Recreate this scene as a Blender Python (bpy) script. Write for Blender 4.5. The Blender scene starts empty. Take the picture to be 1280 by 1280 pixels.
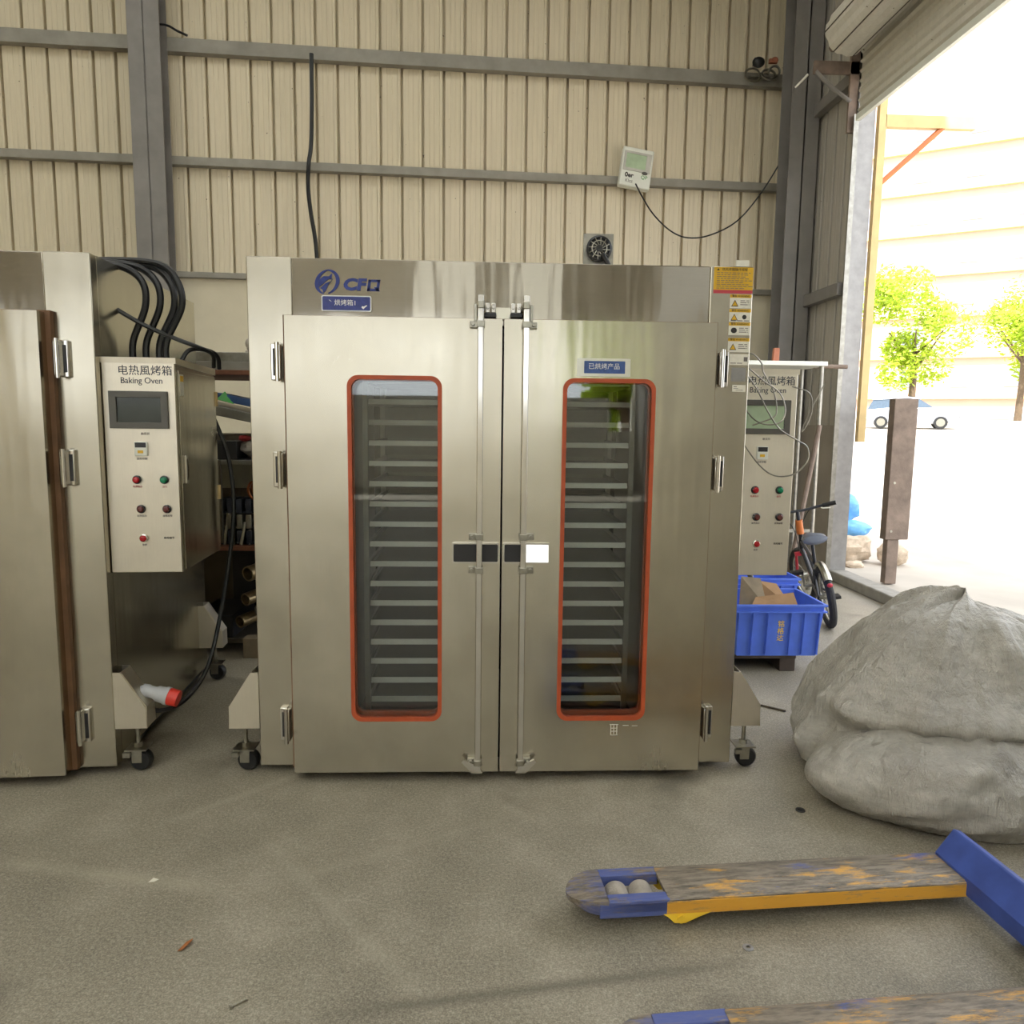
import bpy, math, random
from mathutils import Vector, Matrix, noise
random.seed(7)
PI = math.pi
col = bpy.context.scene.collection
sc = bpy.context.scene

# ------------------------------------------------------------------ helpers
class MB:
    def __init__(s): s.v = []; s.f = []
    def add(s, vs, fs):
        b = len(s.v); s.v += [tuple(p) for p in vs]; s.f += [tuple(b + i for i in f) for f in fs]; return s
    def box(s, x0, x1, y0, y1, z0, z1, m=None):
        vs = [Vector(p) for p in ((x0,y0,z0),(x1,y0,z0),(x1,y1,z0),(x0,y1,z0),(x0,y0,z1),(x1,y0,z1),(x1,y1,z1),(x0,y1,z1))]
        if m is not None: vs = [m @ p for p in vs]
        return s.add(vs, [(0,3,2,1),(4,5,6,7),(0,1,5,4),(1,2,6,5),(2,3,7,6),(3,0,4,7)])
    def prism(s, poly, a, b, axis='z', m=None):
        # poly in the two other axes; ('y': x,z) ('x': y,z) ('z': x,y)
        def P(p, t): return Vector((p[0],p[1],t)) if axis == 'z' else (Vector((p[0],t,p[1])) if axis == 'y' else Vector((t,p[0],p[1])))
        n = len(poly); vs = [P(p,a) for p in poly] + [P(p,b) for p in poly]
        if m is not None: vs = [m @ p for p in vs]
        fs = [tuple(range(n))[::-1], tuple(range(n, 2*n))] + [(i,(i+1)%n,n+(i+1)%n,n+i) for i in range(n)]
        return s.add(vs, fs)
    def tube(s, path, r, n=10, closed=False):
        path = [Vector(p) for p in path]; L = len(path); vs = []; fs = []
        rs = r if isinstance(r, (list, tuple)) else [r]*L
        up = None
        for i, p in enumerate(path):
            a = path[(i-1) % L] if (closed or i > 0) else p
            b = path[(i+1) % L] if (closed or i < L-1) else p
            t = (b - a).normalized()
            if up is None: up = t.orthogonal().normalized()
            up = (up - t * up.dot(t))
            up = up.normalized() if up.length > 1e-6 else t.orthogonal().normalized()
            w = t.cross(up)
            for k in range(n):
                q = 2*PI*k/n; vs.append(p + (up*math.cos(q) + w*math.sin(q))*rs[i])
        for i in range(L if closed else L-1):
            j = (i+1) % L
            for k in range(n): fs.append((i*n+k, i*n+(k+1)%n, j*n+(k+1)%n, j*n+k))
        if not closed: fs += [tuple(range(n))[::-1], tuple((L-1)*n+k for k in range(n))]
        return s.add(vs, fs)
    def cyl(s, p0, p1, r, n=20, r2=None): return s.tube([p0, p1], [r, r if r2 is None else r2], n)
    def lathe(s, prof, c=(0,0,0), axis='z', n=28, m=None, cap=True):
        vs = []; fs = []; c = Vector(c)
        for (r, h) in prof:
            for k in range(n):
                q = 2*PI*k/n; a, b = r*math.cos(q), r*math.sin(q)
                p = Vector((a,b,h)) if axis == 'z' else (Vector((a,h,b)) if axis == 'y' else Vector((h,a,b)))
                vs.append((m @ p if m is not None else p) + c)
        L = len(prof)
        for i in range(L-1):
            for k in range(n): fs.append((i*n+k, i*n+(k+1)%n, (i+1)*n+(k+1)%n, (i+1)*n+k))
        if cap: fs += [tuple(range(n))[::-1], tuple((L-1)*n+k for k in range(n))]
        return s.add(vs, fs)
    def ball(s, c, r, n=16, m=8):
        rx, ry, rz = r if isinstance(r, (tuple, list)) else (r, r, r)
        vs = []; fs = []
        for i in range(m+1):
            t = PI*i/m
            for k in range(n):
                q = 2*PI*k/n; vs.append((c[0]+rx*math.sin(t)*math.cos(q), c[1]+ry*math.sin(t)*math.sin(q), c[2]-rz*math.cos(t)))
        for i in range(m):
            for k in range(n): fs.append((i*n+k, i*n+(k+1)%n, (i+1)*n+(k+1)%n, (i+1)*n+k))
        return s.add(vs, fs)
    def build(s, name, mat, parent=None, bevel=0, smooth=True):
        me = bpy.data.meshes.new(name); me.from_pydata(s.v, [], s.f); me.validate(); me.update()
        import bmesh
        bm = bmesh.new(); bm.from_mesh(me); bmesh.ops.recalc_face_normals(bm, faces=bm.faces); bm.to_mesh(me); bm.free()
        if smooth:
            me.polygons.foreach_set('use_smooth', [True]*len(me.polygons)); me.set_sharp_from_angle(angle=math.radians(35))
        me.materials.append(mat)
        o = bpy.data.objects.new(name, me); col.objects.link(o)
        if parent is not None: o.parent = parent
        if bevel:
            b = o.modifiers.new('bevel', 'BEVEL'); b.width = bevel; b.segments = 2; b.limit_method = 'ANGLE'; b.angle_limit = 0.7
        return o

def tag(o, label=None, cat=None, group=None, kind=None):
    if label: o['label'] = label
    if cat: o['category'] = cat
    if group: o['group'] = group
    if kind: o['kind'] = kind
    return o
def thing(name, label, cat, loc=(0,0,0), rz=0, group=None):
    o = bpy.data.objects.new(name, None); col.objects.link(o); o.location = loc; o.rotation_euler = (0,0,rz); o.empty_display_size = .1
    return tag(o, label, cat, group)
def struct(name, mb, mat, **k):
    return tag(mb.build(name, mat, **k), kind='structure')
def rrect(x0, x1, z0, z1, r, n=7):
    out = []
    for (cx, cz, a) in ((x1-r,z0+r,-90),(x1-r,z1-r,0),(x0+r,z1-r,90),(x0+r,z0+r,180)):
        for i in range(n+1):
            q = math.radians(a + 90*i/n); out.append((cx+r*math.cos(q), cz+r*math.sin(q)))
    return out
def ring_prism(outer, inner, a, b):
    # frame between two outlines of equal length, along y from a to b
    n = len(outer); vs = [(p[0],a,p[1]) for p in outer]+[(p[0],a,p[1]) for p in inner]+[(p[0],b,p[1]) for p in outer]+[(p[0],b,p[1]) for p in inner]
    fs = []
    for i in range(n):
        j = (i+1) % n
        fs += [(i,j,n+j,n+i),(2*n+i,3*n+i,3*n+j,2*n+j),(i,2*n+i,2*n+j,j),(n+i,n+j,3*n+j,3*n+i)]
    return MB().add(vs, fs)
def spline(pts, n=8):
    P = [Vector(p) for p in pts]; out = []
    for i in range(len(P)-1):
        p0 = P[i-1] if i else P[0]*2-P[1]; p1 = P[i]; p2 = P[i+1]; p3 = P[i+2] if i+2 < len(P) else P[-1]*2-P[-2]
        for k in range(n):
            t = k/n; out.append(.5*((2*p1)+(p2-p0)*t+(2*p0-5*p1+4*p2-p3)*t*t+(3*p1-p0-3*p2+p3)*t**3))
    return out+[P[-1]]
def lettering(s, size, loc, parent, mat, rot=(PI/2,0,0), name='lettering', ext=.0006, align='CENTER', shear=0, sx=1, bold=0):
    cu = bpy.data.curves.new('text', 'FONT'); cu.body = s; cu.size = size; cu.align_x = align; cu.align_y = 'CENTER'; cu.extrude = ext; cu.shear = shear
    cu.resolution_u = 3; cu.offset = bold
    t = bpy.data.objects.new('text', cu); col.objects.link(t)
    bpy.context.view_layer.update()
    me = bpy.data.meshes.new_from_object(t.evaluated_get(bpy.context.evaluated_depsgraph_get()))
    bpy.data.objects.remove(t); bpy.data.curves.remove(cu)
    me.materials.clear(); me.materials.append(mat)
    o = bpy.data.objects.new(name, me); col.objects.link(o); o.parent = parent; o.location = loc; o.rotation_euler = rot; o.scale = (sx,1,1)
    return o

# ------------------------------------------------------------------ materials
def newmat(name):
    m = bpy.data.materials.new(name); m.use_nodes = True; nt = m.node_tree
    return m, nt, nt.nodes['Principled BSDF']
def srgb(r, g, b):
    return tuple(((c/255)/12.92 if c/255 <= .04045 else ((c/255+.055)/1.055)**2.4) for c in (r,g,b)) + (1,)
def N(nt, t, **k):
    n = nt.nodes.new(t)
    for a, v in k.items(): setattr(n, a, v)
    return n
def noise_fac(nt, scale=(1,1,1), sc_=5, detail=4, rough=.55, obj=True):
    tc = N(nt,'ShaderNodeTexCoord'); mp = N(nt,'ShaderNodeMapping'); no = N(nt,'ShaderNodeTexNoise')
    mp.inputs['Scale'].default_value = scale
    no.inputs['Scale'].default_value = sc_; no.inputs['Detail'].default_value = detail; no.inputs['Roughness'].default_value = rough
    nt.links.new(tc.outputs['Object' if obj else 'Generated'], mp.inputs[0]); nt.links.new(mp.outputs[0], no.inputs['Vector'])
    return no.outputs['Fac']
def ramp(nt, fac, stops, interp='LINEAR'):
    r = N(nt,'ShaderNodeValToRGB'); r.color_ramp.interpolation = interp
    e = r.color_ramp.elements
    e[0].position, e[0].color = stops[0]; e[1].position, e[1].color = stops[-1]
    for p, c in stops[1:-1]:
        n = e.new(p); n.color = c
    nt.links.new(fac, r.inputs[0]); return r.outputs['Color']
def mixc(nt, fac, a, b, mode='MIX'):
    m = N(nt,'ShaderNodeMix', data_type='RGBA', blend_type=mode)
    for i, x in ((0,fac),(6,a),(7,b)):
        if isinstance(x, (int, float)): m.inputs[i].default_value = x
        elif isinstance(x, tuple): m.inputs[i].default_value = x
        else: nt.links.new(x, m.inputs[i])
    return m.outputs[2]
def math_(nt, op, a, b=None, c=None, clamp=False):
    m = N(nt,'ShaderNodeMath', operation=op, use_clamp=clamp)
    for i, x in enumerate((a,b,c)):
        if x is None: continue
        if isinstance(x,(int,float)): m.inputs[i].default_value = x
        else: nt.links.new(x, m.inputs[i])
    return m.outputs[0]
def bump(nt, bs, fac, strength=.2, dist=.01):
    b = N(nt,'ShaderNodeBump'); b.inputs['Strength'].default_value = strength; b.inputs['Distance'].default_value = dist
    nt.links.new(fac, b.inputs['Height']); nt.links.new(b.outputs[0], bs.inputs['Normal'])
def plain(name, rgb, rough=.5, metal=0, var=.12, vs=9, bumpy=0, spec=.5):
    m, nt, bs = newmat(name); c = srgb(*rgb)
    f = noise_fac(nt, sc_=vs)
    nt.links.new(ramp(nt, f, [(.3, tuple(x*(1-var) for x in c[:3])+(1,)), (.7, tuple(min(1,x*(1+var)) for x in c[:3])+(1,))]), bs.inputs['Base Color'])
    bs.inputs['Roughness'].default_value = rough; bs.inputs['Metallic'].default_value = metal; bs.inputs['Specular IOR Level'].default_value = spec
    if bumpy: bump(nt, bs, noise_fac(nt, sc_=vs*8), bumpy)
    return m
def steel(name, rgb=(200,195,180), rough=.3, grain=(60,60,1.2), aniso=.5, arot=0, smear=.09):
    m, nt, bs = newmat(name); c = srgb(*rgb)
    g = noise_fac(nt, scale=grain, sc_=6, detail=5, rough=.7)
    s = noise_fac(nt, sc_=2.3, detail=6, rough=.6)
    cl = mixc(nt, .5, ramp(nt, g, [(.25, tuple(x*.86 for x in c[:3])+(1,)),(.75, c)]), ramp(nt, s, [(.3, tuple(x*.66 for x in c[:3])+(1,)),(.65, c)]))
    nt.links.new(cl, bs.inputs['Base Color']); bs.inputs['Metallic'].default_value = 1
    r1 = math_(nt,'MULTIPLY_ADD', s, smear*2, rough-smear); r2 = math_(nt,'MULTIPLY_ADD', g, .05, -.025)
    nt.links.new(math_(nt,'ADD', r1, r2), bs.inputs['Roughness'])
    bs.inputs['Anisotropic'].default_value = aniso; bs.inputs['Anisotropic Rotation'].default_value = arot
    t = N(nt,'ShaderNodeTangent', direction_type='RADIAL', axis='Z'); nt.links.new(t.outputs[0], bs.inputs['Tangent'])
    lowf = noise_fac(nt, sc_=1.6, detail=2)
    band = noise_fac(nt, scale=(5,5,.5), sc_=1.5, detail=2)
    h = math_(nt,'MULTIPLY_ADD', g, .0045, math_(nt,'MULTIPLY_ADD', band, .9, math_(nt,'MULTIPLY', lowf, 1.6)))
    bump(nt, bs, h, .22, .014)
    return m
M = {}
M['door_steel'] = steel('door_steel', (203,197,180), .225, (70,70,1.0), .55, .25, .12)
M['head_steel'] = steel('header_steel', (196,190,177), .075, (1.2,70,70), 0, 0, .03)
M['side_steel'] = steel('side_steel', (204,199,182), .24, (60,60,1.0), .4)
M['cab_steel'] = steel('cabinet_steel', (240,233,217), .42, (60,60,1.2), .4)
M['dark_steel'] = plain('dark_seam_steel', (92,84,72), .5, .6)
M['chrome'] = plain('chrome', (215,212,205), .14, 1, .05)
M['worn_metal'] = plain('worn_metal', (150,147,138), .38, .9, .2, 20)
M['zinc'] = plain('zinc_metal', (165,162,150), .3, 1, .15, 30)
M['black'] = plain('black_rubber', (26,26,27), .45, 0, .2)
M['black_plastic'] = plain('black_plastic', (38,38,40), .35)
M['cable'] = plain('black_cable_sheath', (28,29,31), .38)
M['orange'] = plain('orange_silicone', (178,78,40), .5, 0, .12, 14)
M['seal'] = plain('brown_door_seal', (112,80,54), .55, 0, .2, 10)
M['tray'] = plain('tray_shaded_sheet', (84,84,80), .45, .5, .12, 20)  # tray metal coloured dark for the shade inside the oven
M['tray_rim'] = plain('tray_lit_rim', (246,247,240), .5, 0, .03, 30)  # same tray metal near-white, for the light on the front lips
M['rack_steel'] = plain('rack_steel', (150,150,142), .4, .8)
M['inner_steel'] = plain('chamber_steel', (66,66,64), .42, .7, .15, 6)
M['white'] = plain('white_plastic', (226,228,218), .4, 0, .05)
M['paper'] = plain('white_sticker', (228,224,210), .5, 0, .06, 60)
M['yellow_st'] = plain('yellow_sticker', (214,170,40), .5, 0, .12, 14)
M['yellow_band'] = plain('yellow_band', (222,176,44), .5, 0, .08, 40)
M['red_band'] = plain('red_band', (190,66,78), .5)
M['ink'] = plain('black_ink', (40,38,36), .6)
M['ink_soft'] = plain('grey_ink', (112,104,98), .6)
M['red_ink'] = plain('red_ink', (176,70,62), .6)
M['cab_ink'] = plain('navy_ink', (42,48,66), .6)
M['blue_ink'] = plain('blue_print', (38,56,132), .5)
M['blue_plate'] = plain('blue_enamel_plate', (44,56,132), .35, 0, .2, 60)
M['blue_plate_pale'] = plain('pale_blue_plate', (58,88,150), .35, 0, .2, 60)
M['white_ink'] = plain('white_ink', (235,236,238), .5)
M['acrylic'] = plain('clear_acrylic_edge', (214,212,204), .2, .2)
M['screen'] = plain('dark_screen', (58,64,60), .12)
M['screen_pale'] = plain('pale_screen', (176,196,164), .15)
M['bezel'] = plain('grey_bezel', (92,90,84), .45)
M['red_lamp'] = plain('red_lamp_lens', (170,28,36), .2)
M['green_lamp'] = plain('green_lamp_lens', (24,122,84), .2)
M['dark_lamp'] = plain('dark_red_lamp_lens', (92,44,40), .22)
M['grey_paint'] = plain('grey_steel_paint', (142,138,128), .5, 0, .15, 5, .05)
M['dark_paint'] = plain('column_grey_paint', (128,124,120), .5, 0, .12, 4, .05)
M['bounce_white'] = plain('bounce_white_wall', (240,235,222), .8, 0, .05, 2)  # unseen front wall, whitened to throw light onto the oven steel
M['plaster'] = plain('cream_plaster', (212,203,178), .85, 0, .06, 2.5, .1)
M['plaster_grey'] = plain('grey_plaster', (150,142,132), .85, 0, .1, 3, .15)
M['wood_dark'] = plain('dark_stained_wood', (70,58,50), .7, 0, .25, 12, .2)
M['wood_rust'] = plain('rust_brown_board', (120,76,54), .7, 0, .2, 14, .2)
M['wood_red'] = plain('red_brown_wood', (178,112,84), .65, 0, .12, 14)
M['card'] = plain('brown_cardboard', (150,116,78), .8, 0, .15, 10)
M['card_dark'] = plain('dull_cardboard', (126,112,90), .8, 0, .2, 10)
M['crate'] = plain('blue_crate_plastic', (86,120,222), .42, 0, .1, 10)
M['crate_yellow'] = plain('yellow_crate_paint', (250,204,60), .5)
M['kerb'] = plain('kerb_concrete', (150,146,138), .85, 0, .15, 12, .3)
M['block'] = plain('rough_stone', (196,178,156), .9, 0, .25, 14, .6)
M['rust'] = plain('rusty_steel_post', (128,112,100), .7, .2, .25, 9, .2)
M['alu'] = plain('aluminium_trim', (150,148,146), .45, .4, .12, 12)
M['cream_post'] = plain('yellow_cream_post', (214,186,130), .6, 0, .1, 6)
M['blue_bag'] = plain('blue_plastic_bag', (96,160,214), .5, 0, .2, 8, .3)
M['leaf_dry'] = plain('dry_leaf', (152,92,44), .7, 0, .2, 60)
M['bag_grey'] = plain('grey_crumpled_bag', (166,158,146), .6, 0, .2, 20, .4)
M['green_film'] = plain('green_plastic', (62,150,60), .4)
M['blue_film'] = plain('blue_sheet', (58,84,128), .45)
M['motor_blue'] = plain('dark_motor_casting', (58,62,72), .5, .4, .25, 20, .3)
M['copper'] = plain('copper_winding', (150,86,50), .4, .7)
M['brass_tube'] = plain('tarnished_tube', (150,132,98), .35, .8, .25, 16)
M['bike_frame'] = plain('bike_dark_paint', (40,42,48), .35)
M['bike_orange'] = plain('bike_orange_paint', (196,110,52), .4)
M['bike_red'] = plain('bike_red_paint', (190,44,62), .4)
M['tyre'] = plain('bike_tyre', (42,41,42), .75, 0, .2, 40, .5)
M['saddle'] = plain('grey_saddle', (98,104,116), .4)
M['plug_grey'] = plain('plug_grey_plastic', (176,178,180), .4)
M['plug_red'] = plain('plug_red_plastic', (206,54,40), .4)
M['car_paint'] = plain('silver_car_paint', (182,186,194), .25, .3)
M['car_glass'] = plain('car_glass', (70,84,98), .1)
M['facade'] = plain('pale_pink_facade', (206,172,156), .8, 0, .06, .4)
M['facade_win'] = plain('facade_window_glass', (128,130,142), .2)
M['bark'] = plain('bark', (96,80,62), .9, 0, .2, 9, .5)
M['asphalt'] = plain('pale_yard_concrete', (176,168,156), .9, 0, .12, 1.2, .2)
M['red_cloth'] = plain('red_rag', (150,40,44), .8)

# corrugated sheet paint
def sheet(name, rgb, dirt=.16):
    m, nt, bs = newmat(name); c = srgb(*rgb)
    f1 = noise_fac(nt, scale=(9,9,.35), sc_=4, detail=6, rough=.65); f2 = noise_fac(nt, sc_=.7, detail=3)
    sp = noise_fac(nt, sc_=26, detail=1)
    a = ramp(nt, f1, [(.3, tuple(x*(1-dirt) for x in c[:3])+(1,)),(.66, c)])
    b = mixc(nt, .35, a, ramp(nt, f2, [(.3, srgb(rgb[0]-14,rgb[1]-12,rgb[2]-16)),(.7, c)]))
    d = mixc(nt, ramp(nt, sp, [(.20,(1,1,1,1)),(.235,(0,0,0,1))]), b, srgb(96,80,62))
    nt.links.new(d, bs.inputs['Base Color']); bs.inputs['Roughness'].default_value = .55
    return m
M['sheet'] = sheet('cream_cladding_sheet', (222,210,184))
M['sheet_grey'] = sheet('grey_cladding_sheet', (176,170,160))
M['shutter'] = sheet('shutter_slat_paint', (216,211,200))

# concrete floor
def floor_mat():
    m, nt, bs = newmat('worn_concrete_floor')
    big = noise_fac(nt, sc_=.75, detail=5, rough=.6); mid = noise_fac(nt, sc_=3.2, detail=7, rough=.66); fine = noise_fac(nt, sc_=85, detail=3, rough=.75)
    c = ramp(nt, big, [(.32, srgb(98,92,79)),(.5, srgb(134,127,111)),(.68, srgb(168,160,145))])
    c = mixc(nt, .62, c, ramp(nt, mid, [(.3, srgb(90,85,74)),(.5, srgb(136,129,113)),(.68, srgb(178,170,154))]))
    grit = noise_fac(nt, sc_=190, detail=2, rough=.6)
    c = mixc(nt, .36, c, ramp(nt, fine, [(.32, srgb(78,72,62)),(.5, srgb(138,131,115)),(.66, srgb(196,188,170))]))
    c = mixc(nt, .2, c, ramp(nt, grit, [(.36, srgb(62,56,48)),(.5, srgb(140,133,116)),(.62, srgb(214,206,188))]))
    # straight wheel marks and pale scuffs across the slab
    tc = N(nt,'ShaderNodeTexCoord'); sx = N(nt,'ShaderNodeSeparateXYZ'); nt.links.new(tc.outputs['Object'], sx.inputs[0])
    def stripe(ax, ay, bx, by, w, colr, k):
        nonlocal c
        dx, dy = bx-ax, by-ay; L = math.hypot(dx,dy); nx, ny = -dy/L, dx/L
        d = math_(nt,'ABSOLUTE', math_(nt,'ADD', math_(nt,'MULTIPLY_ADD', sx.outputs[0], nx, -(nx*ax+ny*ay)), math_(nt,'MULTIPLY', sx.outputs[1], ny)))
        along = math_(nt,'ADD', math_(nt,'MULTIPLY_ADD', sx.outputs[0], dx/L, -(dx*ax+dy*ay)/L), math_(nt,'MULTIPLY', sx.outputs[1], dy/L))
        inside = math_(nt,'MULTIPLY', math_(nt,'MULTIPLY', along, 4, clamp=True), math_(nt,'MULTIPLY_ADD', along, -4, 4*L, clamp=True))
        f = math_(nt,'MULTIPLY_ADD', d, -1/w, 1, clamp=True)
        f = math_(nt,'MULTIPLY', math_(nt,'MULTIPLY', f, inside), math_(nt,'MULTIPLY', mid, k*.75), clamp=True)
        c = mixc(nt, f, c, srgb(*colr))
    stripe(-.55,-1.37,.75,-1.19,.035,(82,78,66),1.5)
    stripe(-1.9,-.62,-.85,-.84,.05,(178,170,150),1.0)
    stripe(-1.3,-.42,-.5,.35,.035,(172,164,146),.9)
    stripe(-.85,-.84,.1,-.35,.04,(166,158,140),.8)
    stripe(-.62,-.88,-.5,-1.12,.006,(70,64,56),1.8)
    stripe(-.9,-.5,-.2,-1.35,.05,(172,165,148),.8)
    # oil stains
    st = noise_fac(nt, sc_=1.9, detail=3, rough=.5)
    c = mixc(nt, ramp(nt, st, [(.62,(0,0,0,1)),(.74,(.55,.55,.55,1))]), c, srgb(84,78,68))
    nt.links.new(c, bs.inputs['Base Color'])
    nt.links.new(math_(nt,'MULTIPLY_ADD', mid, .35, .36), bs.inputs['Roughness'])
    bump(nt, bs, math_(nt,'ADD', math_(nt,'MULTIPLY', fine, .35), mid), .16, .006)
    return m
M['floor'] = floor_mat()
def added_skylight(name, k):
    m = bpy.data.materials.new(name); m.use_nodes = True; nt = m.node_tree; nt.nodes.clear()
    out = N(nt,'ShaderNodeOutputMaterial'); tl = N(nt,'ShaderNodeBsdfTranslucent'); tl.inputs[0].default_value = (k,k,k*.96,1)
    nt.links.new(tl.outputs[0], out.inputs[0]); return m
M['added_skylight'] = added_skylight('translucent_roof_sheet', .58)
M['clear_sheet'] = added_skylight('clear_roof_sheet', .80)
M['frosted'] = added_skylight('frosted_window_sheet', .46)

def perforated():
    m, nt, bs = newmat('perforated_liner'); tc = N(nt,'ShaderNodeTexCoord'); vo = N(nt,'ShaderNodeTexVoronoi')
    vo.inputs['Scale'].default_value = 75; vo.inputs['Randomness'].default_value = .1
    nt.links.new(tc.outputs['Object'], vo.inputs['Vector'])
    nt.links.new(ramp(nt, vo.outputs['Distance'], [(.3, srgb(26,26,26)),(.4, srgb(150,148,142))]), bs.inputs['Base Color'])
    bs.inputs['Metallic'].default_value = .5; bs.inputs['Roughness'].default_value = .45; return m
M['perforated'] = perforated()

def glass():
    m = bpy.data.materials.new('oven_glass'); m.use_nodes = True; nt = m.node_tree; nt.nodes.clear()
    out = N(nt,'ShaderNodeOutputMaterial'); tr = N(nt,'ShaderNodeBsdfTransparent'); gl = N(nt,'ShaderNodeBsdfGlossy'); fr = N(nt,'ShaderNodeFresnel'); mx = N(nt,'ShaderNodeMixShader')
    tr.inputs[0].default_value = (.97,.98,.97,1); gl.inputs['Roughness'].default_value = .02; fr.inputs[0].default_value = 1.52
    nt.links.new(fr.outputs[0], mx.inputs[0]); nt.links.new(tr.outputs[0], mx.inputs[1]); nt.links.new(gl.outputs[0], mx.inputs[2]); nt.links.new(mx.outputs[0], out.inputs[0])
    return m
M['glass'] = glass()

def fork_paint(name, yel, blu, sat=.8):
    m, nt, bs = newmat(name)
    a = noise_fac(nt, scale=(1,5,5), sc_=3.6, detail=9, rough=.74); b = noise_fac(nt, scale=(1,4,4), sc_=2.7, detail=9, rough=.74); g = noise_fac(nt, scale=(1,6,6), sc_=12, detail=6, rough=.7)
    base = ramp(nt, g, [(.3, srgb(78,72,64)),(.5, srgb(128,118,104)),(.7, srgb(166,154,138))])
    c = mixc(nt, math_(nt,'MULTIPLY', ramp(nt, a, [(yel,(0,0,0,1)),(yel+.09,(1,1,1,1))]), sat), base, srgb(232,172,62))
    c = mixc(nt, math_(nt,'MULTIPLY', ramp(nt, b, [(blu,(0,0,0,1)),(blu+.08,(1,1,1,1))]), sat), c, srgb(78,98,168))
    c = mixc(nt, math_(nt,'MULTIPLY', ramp(nt, g, [(.56,(0,0,0,1)),(.68,(1,1,1,1))]), .45), c, srgb(120,110,98))
    nt.links.new(c, bs.inputs['Base Color']); bs.inputs['Roughness'].default_value = .5; bs.inputs['Metallic'].default_value = .15
    bump(nt, bs, g, .3, .004)
    return m
M['fork_top'] = fork_paint('worn_fork_paint', .53, .585)
M['fork_side'] = fork_paint('worn_yellow_fork_paint', .34, .62, .95)
M['fork_blue'] = plain('blue_fork_paint', (62,86,166), .45, .1, .2, 9)
M['fork_tip'] = fork_paint('scuffed_fork_nose', .66, .47, .6)
M['fork_rail'] = fork_paint('chipped_blue_fork_rail', .62, .40, .85)

def sackm():
    m, nt, bs = newmat('woven_sack_cloth')
    a = noise_fac(nt, sc_=2.6, detail=8, rough=.65); b = noise_fac(nt, scale=(1,1,3), sc_=9, detail=6, rough=.7)
    tc = N(nt,'ShaderNodeTexCoord'); wv = N(nt,'ShaderNodeTexWave'); wv.inputs['Scale'].default_value = 62; wv.inputs['Distortion'].default_value = 3
    nt.links.new(tc.outputs['Object'], wv.inputs['Vector'])
    c = mixc(nt, .5, ramp(nt, a, [(.3, srgb(138,134,125)),(.5, srgb(184,180,170)),(.68, srgb(214,210,200))]), ramp(nt, b, [(.3, srgb(148,144,135)),(.65, srgb(206,202,192))]))
    bs.inputs['Roughness'].default_value = .36
    wr = noise_fac(nt, scale=(1,1,.16), sc_=9, detail=5, rough=.6)
    rid = math_(nt,'ABSOLUTE', math_(nt,'MULTIPLY_ADD', wr, 2, -1))
    dirt = noise_fac(nt, sc_=2.6, detail=6, rough=.6)
    c = mixc(nt, ramp(nt, dirt, [(.42,(0,0,0,1)),(.7,(.75,.75,.75,1))]), c, srgb(112,107,97))
    nt.links.new(c, bs.inputs['Base Color'])
    bump(nt, bs, math_(nt,'MULTIPLY_ADD', wv.outputs['Fac'], .05, math_(nt,'MULTIPLY_ADD', rid, -1.8, math_(nt,'MULTIPLY', b, .4))), .75, .03)
    return m
M['sack'] = sackm()

def leafm(name, rgb):
    m, nt, bs = newmat(name); c = srgb(*rgb)
    f = noise_fac(nt, sc_=1.1, detail=3)
    nt.links.new(ramp(nt, f, [(.3, tuple(x*.6 for x in c[:3])+(1,)),(.7, tuple(min(1,x*1.3) for x in c[:3])+(1,))]), bs.inputs['Base Color'])
    bs.inputs['Roughness'].default_value = .6
    tl = N(nt,'ShaderNodeBsdfTranslucent'); tl.inputs[0].default_value = (c[0]*1.2,c[1]*1.25,c[2]*.7,1)
    mx = N(nt,'ShaderNodeMixShader'); mx.inputs[0].default_value = .45
    nt.links.new(bs.outputs[0], mx.inputs[1]); nt.links.new(tl.outputs[0], mx.inputs[2]); nt.links.new(mx.outputs[0], nt.nodes['Material Output'].inputs[0])
    return m
M['leaf'] = leafm('yellow_green_leaves', (168,186,60))
M['leaf2'] = leafm('mid_green_leaves', (112,146,58))

# ------------------------------------------------------------------ camera
CAM = Vector((-0.0865,-3.1517,1.5484)); RX, RY, RZ = -0.121, -0.0124, -0.0426
Rm = Matrix.Rotation(RZ,3,'Z') @ Matrix.Rotation(RX,3,'X') @ Matrix.Rotation(RY,3,'Y')
right, fwd, up = Rm.col[0], Rm.col[1], Rm.col[2]
cam = bpy.data.objects.new('camera', bpy.data.cameras.new('camera')); col.objects.link(cam)
cam.matrix_world = Matrix(((right.x,up.x,-fwd.x,CAM.x),(right.y,up.y,-fwd.y,CAM.y),(right.z,up.z,-fwd.z,CAM.z),(0,0,0,1)))
cam.data.sensor_width = 36; cam.data.lens = 36*930/1280; cam.data.clip_start = .05; cam.data.clip_end = 500
sc.camera = cam

# ------------------------------------------------------------------ setting
WA = 0.05719; WX, WY = -3.43408, 5.23384           # back wall: first groove and angle
def wframe(off=0, s=0, z=0):
    return Matrix.Translation((WX + off*math.sin(WA) + s*math.cos(WA), WY - off*math.cos(WA) + s*math.sin(WA), z)) @ Matrix.Rotation(WA,4,'Z')
HC = 7.0
struct('floor', MB().add([(-9,-14,0),(3.46,-14,0),(3.46,6.2,0),(-9,6.2,0)], [(0,1,2,3)]), M['floor'])

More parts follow.
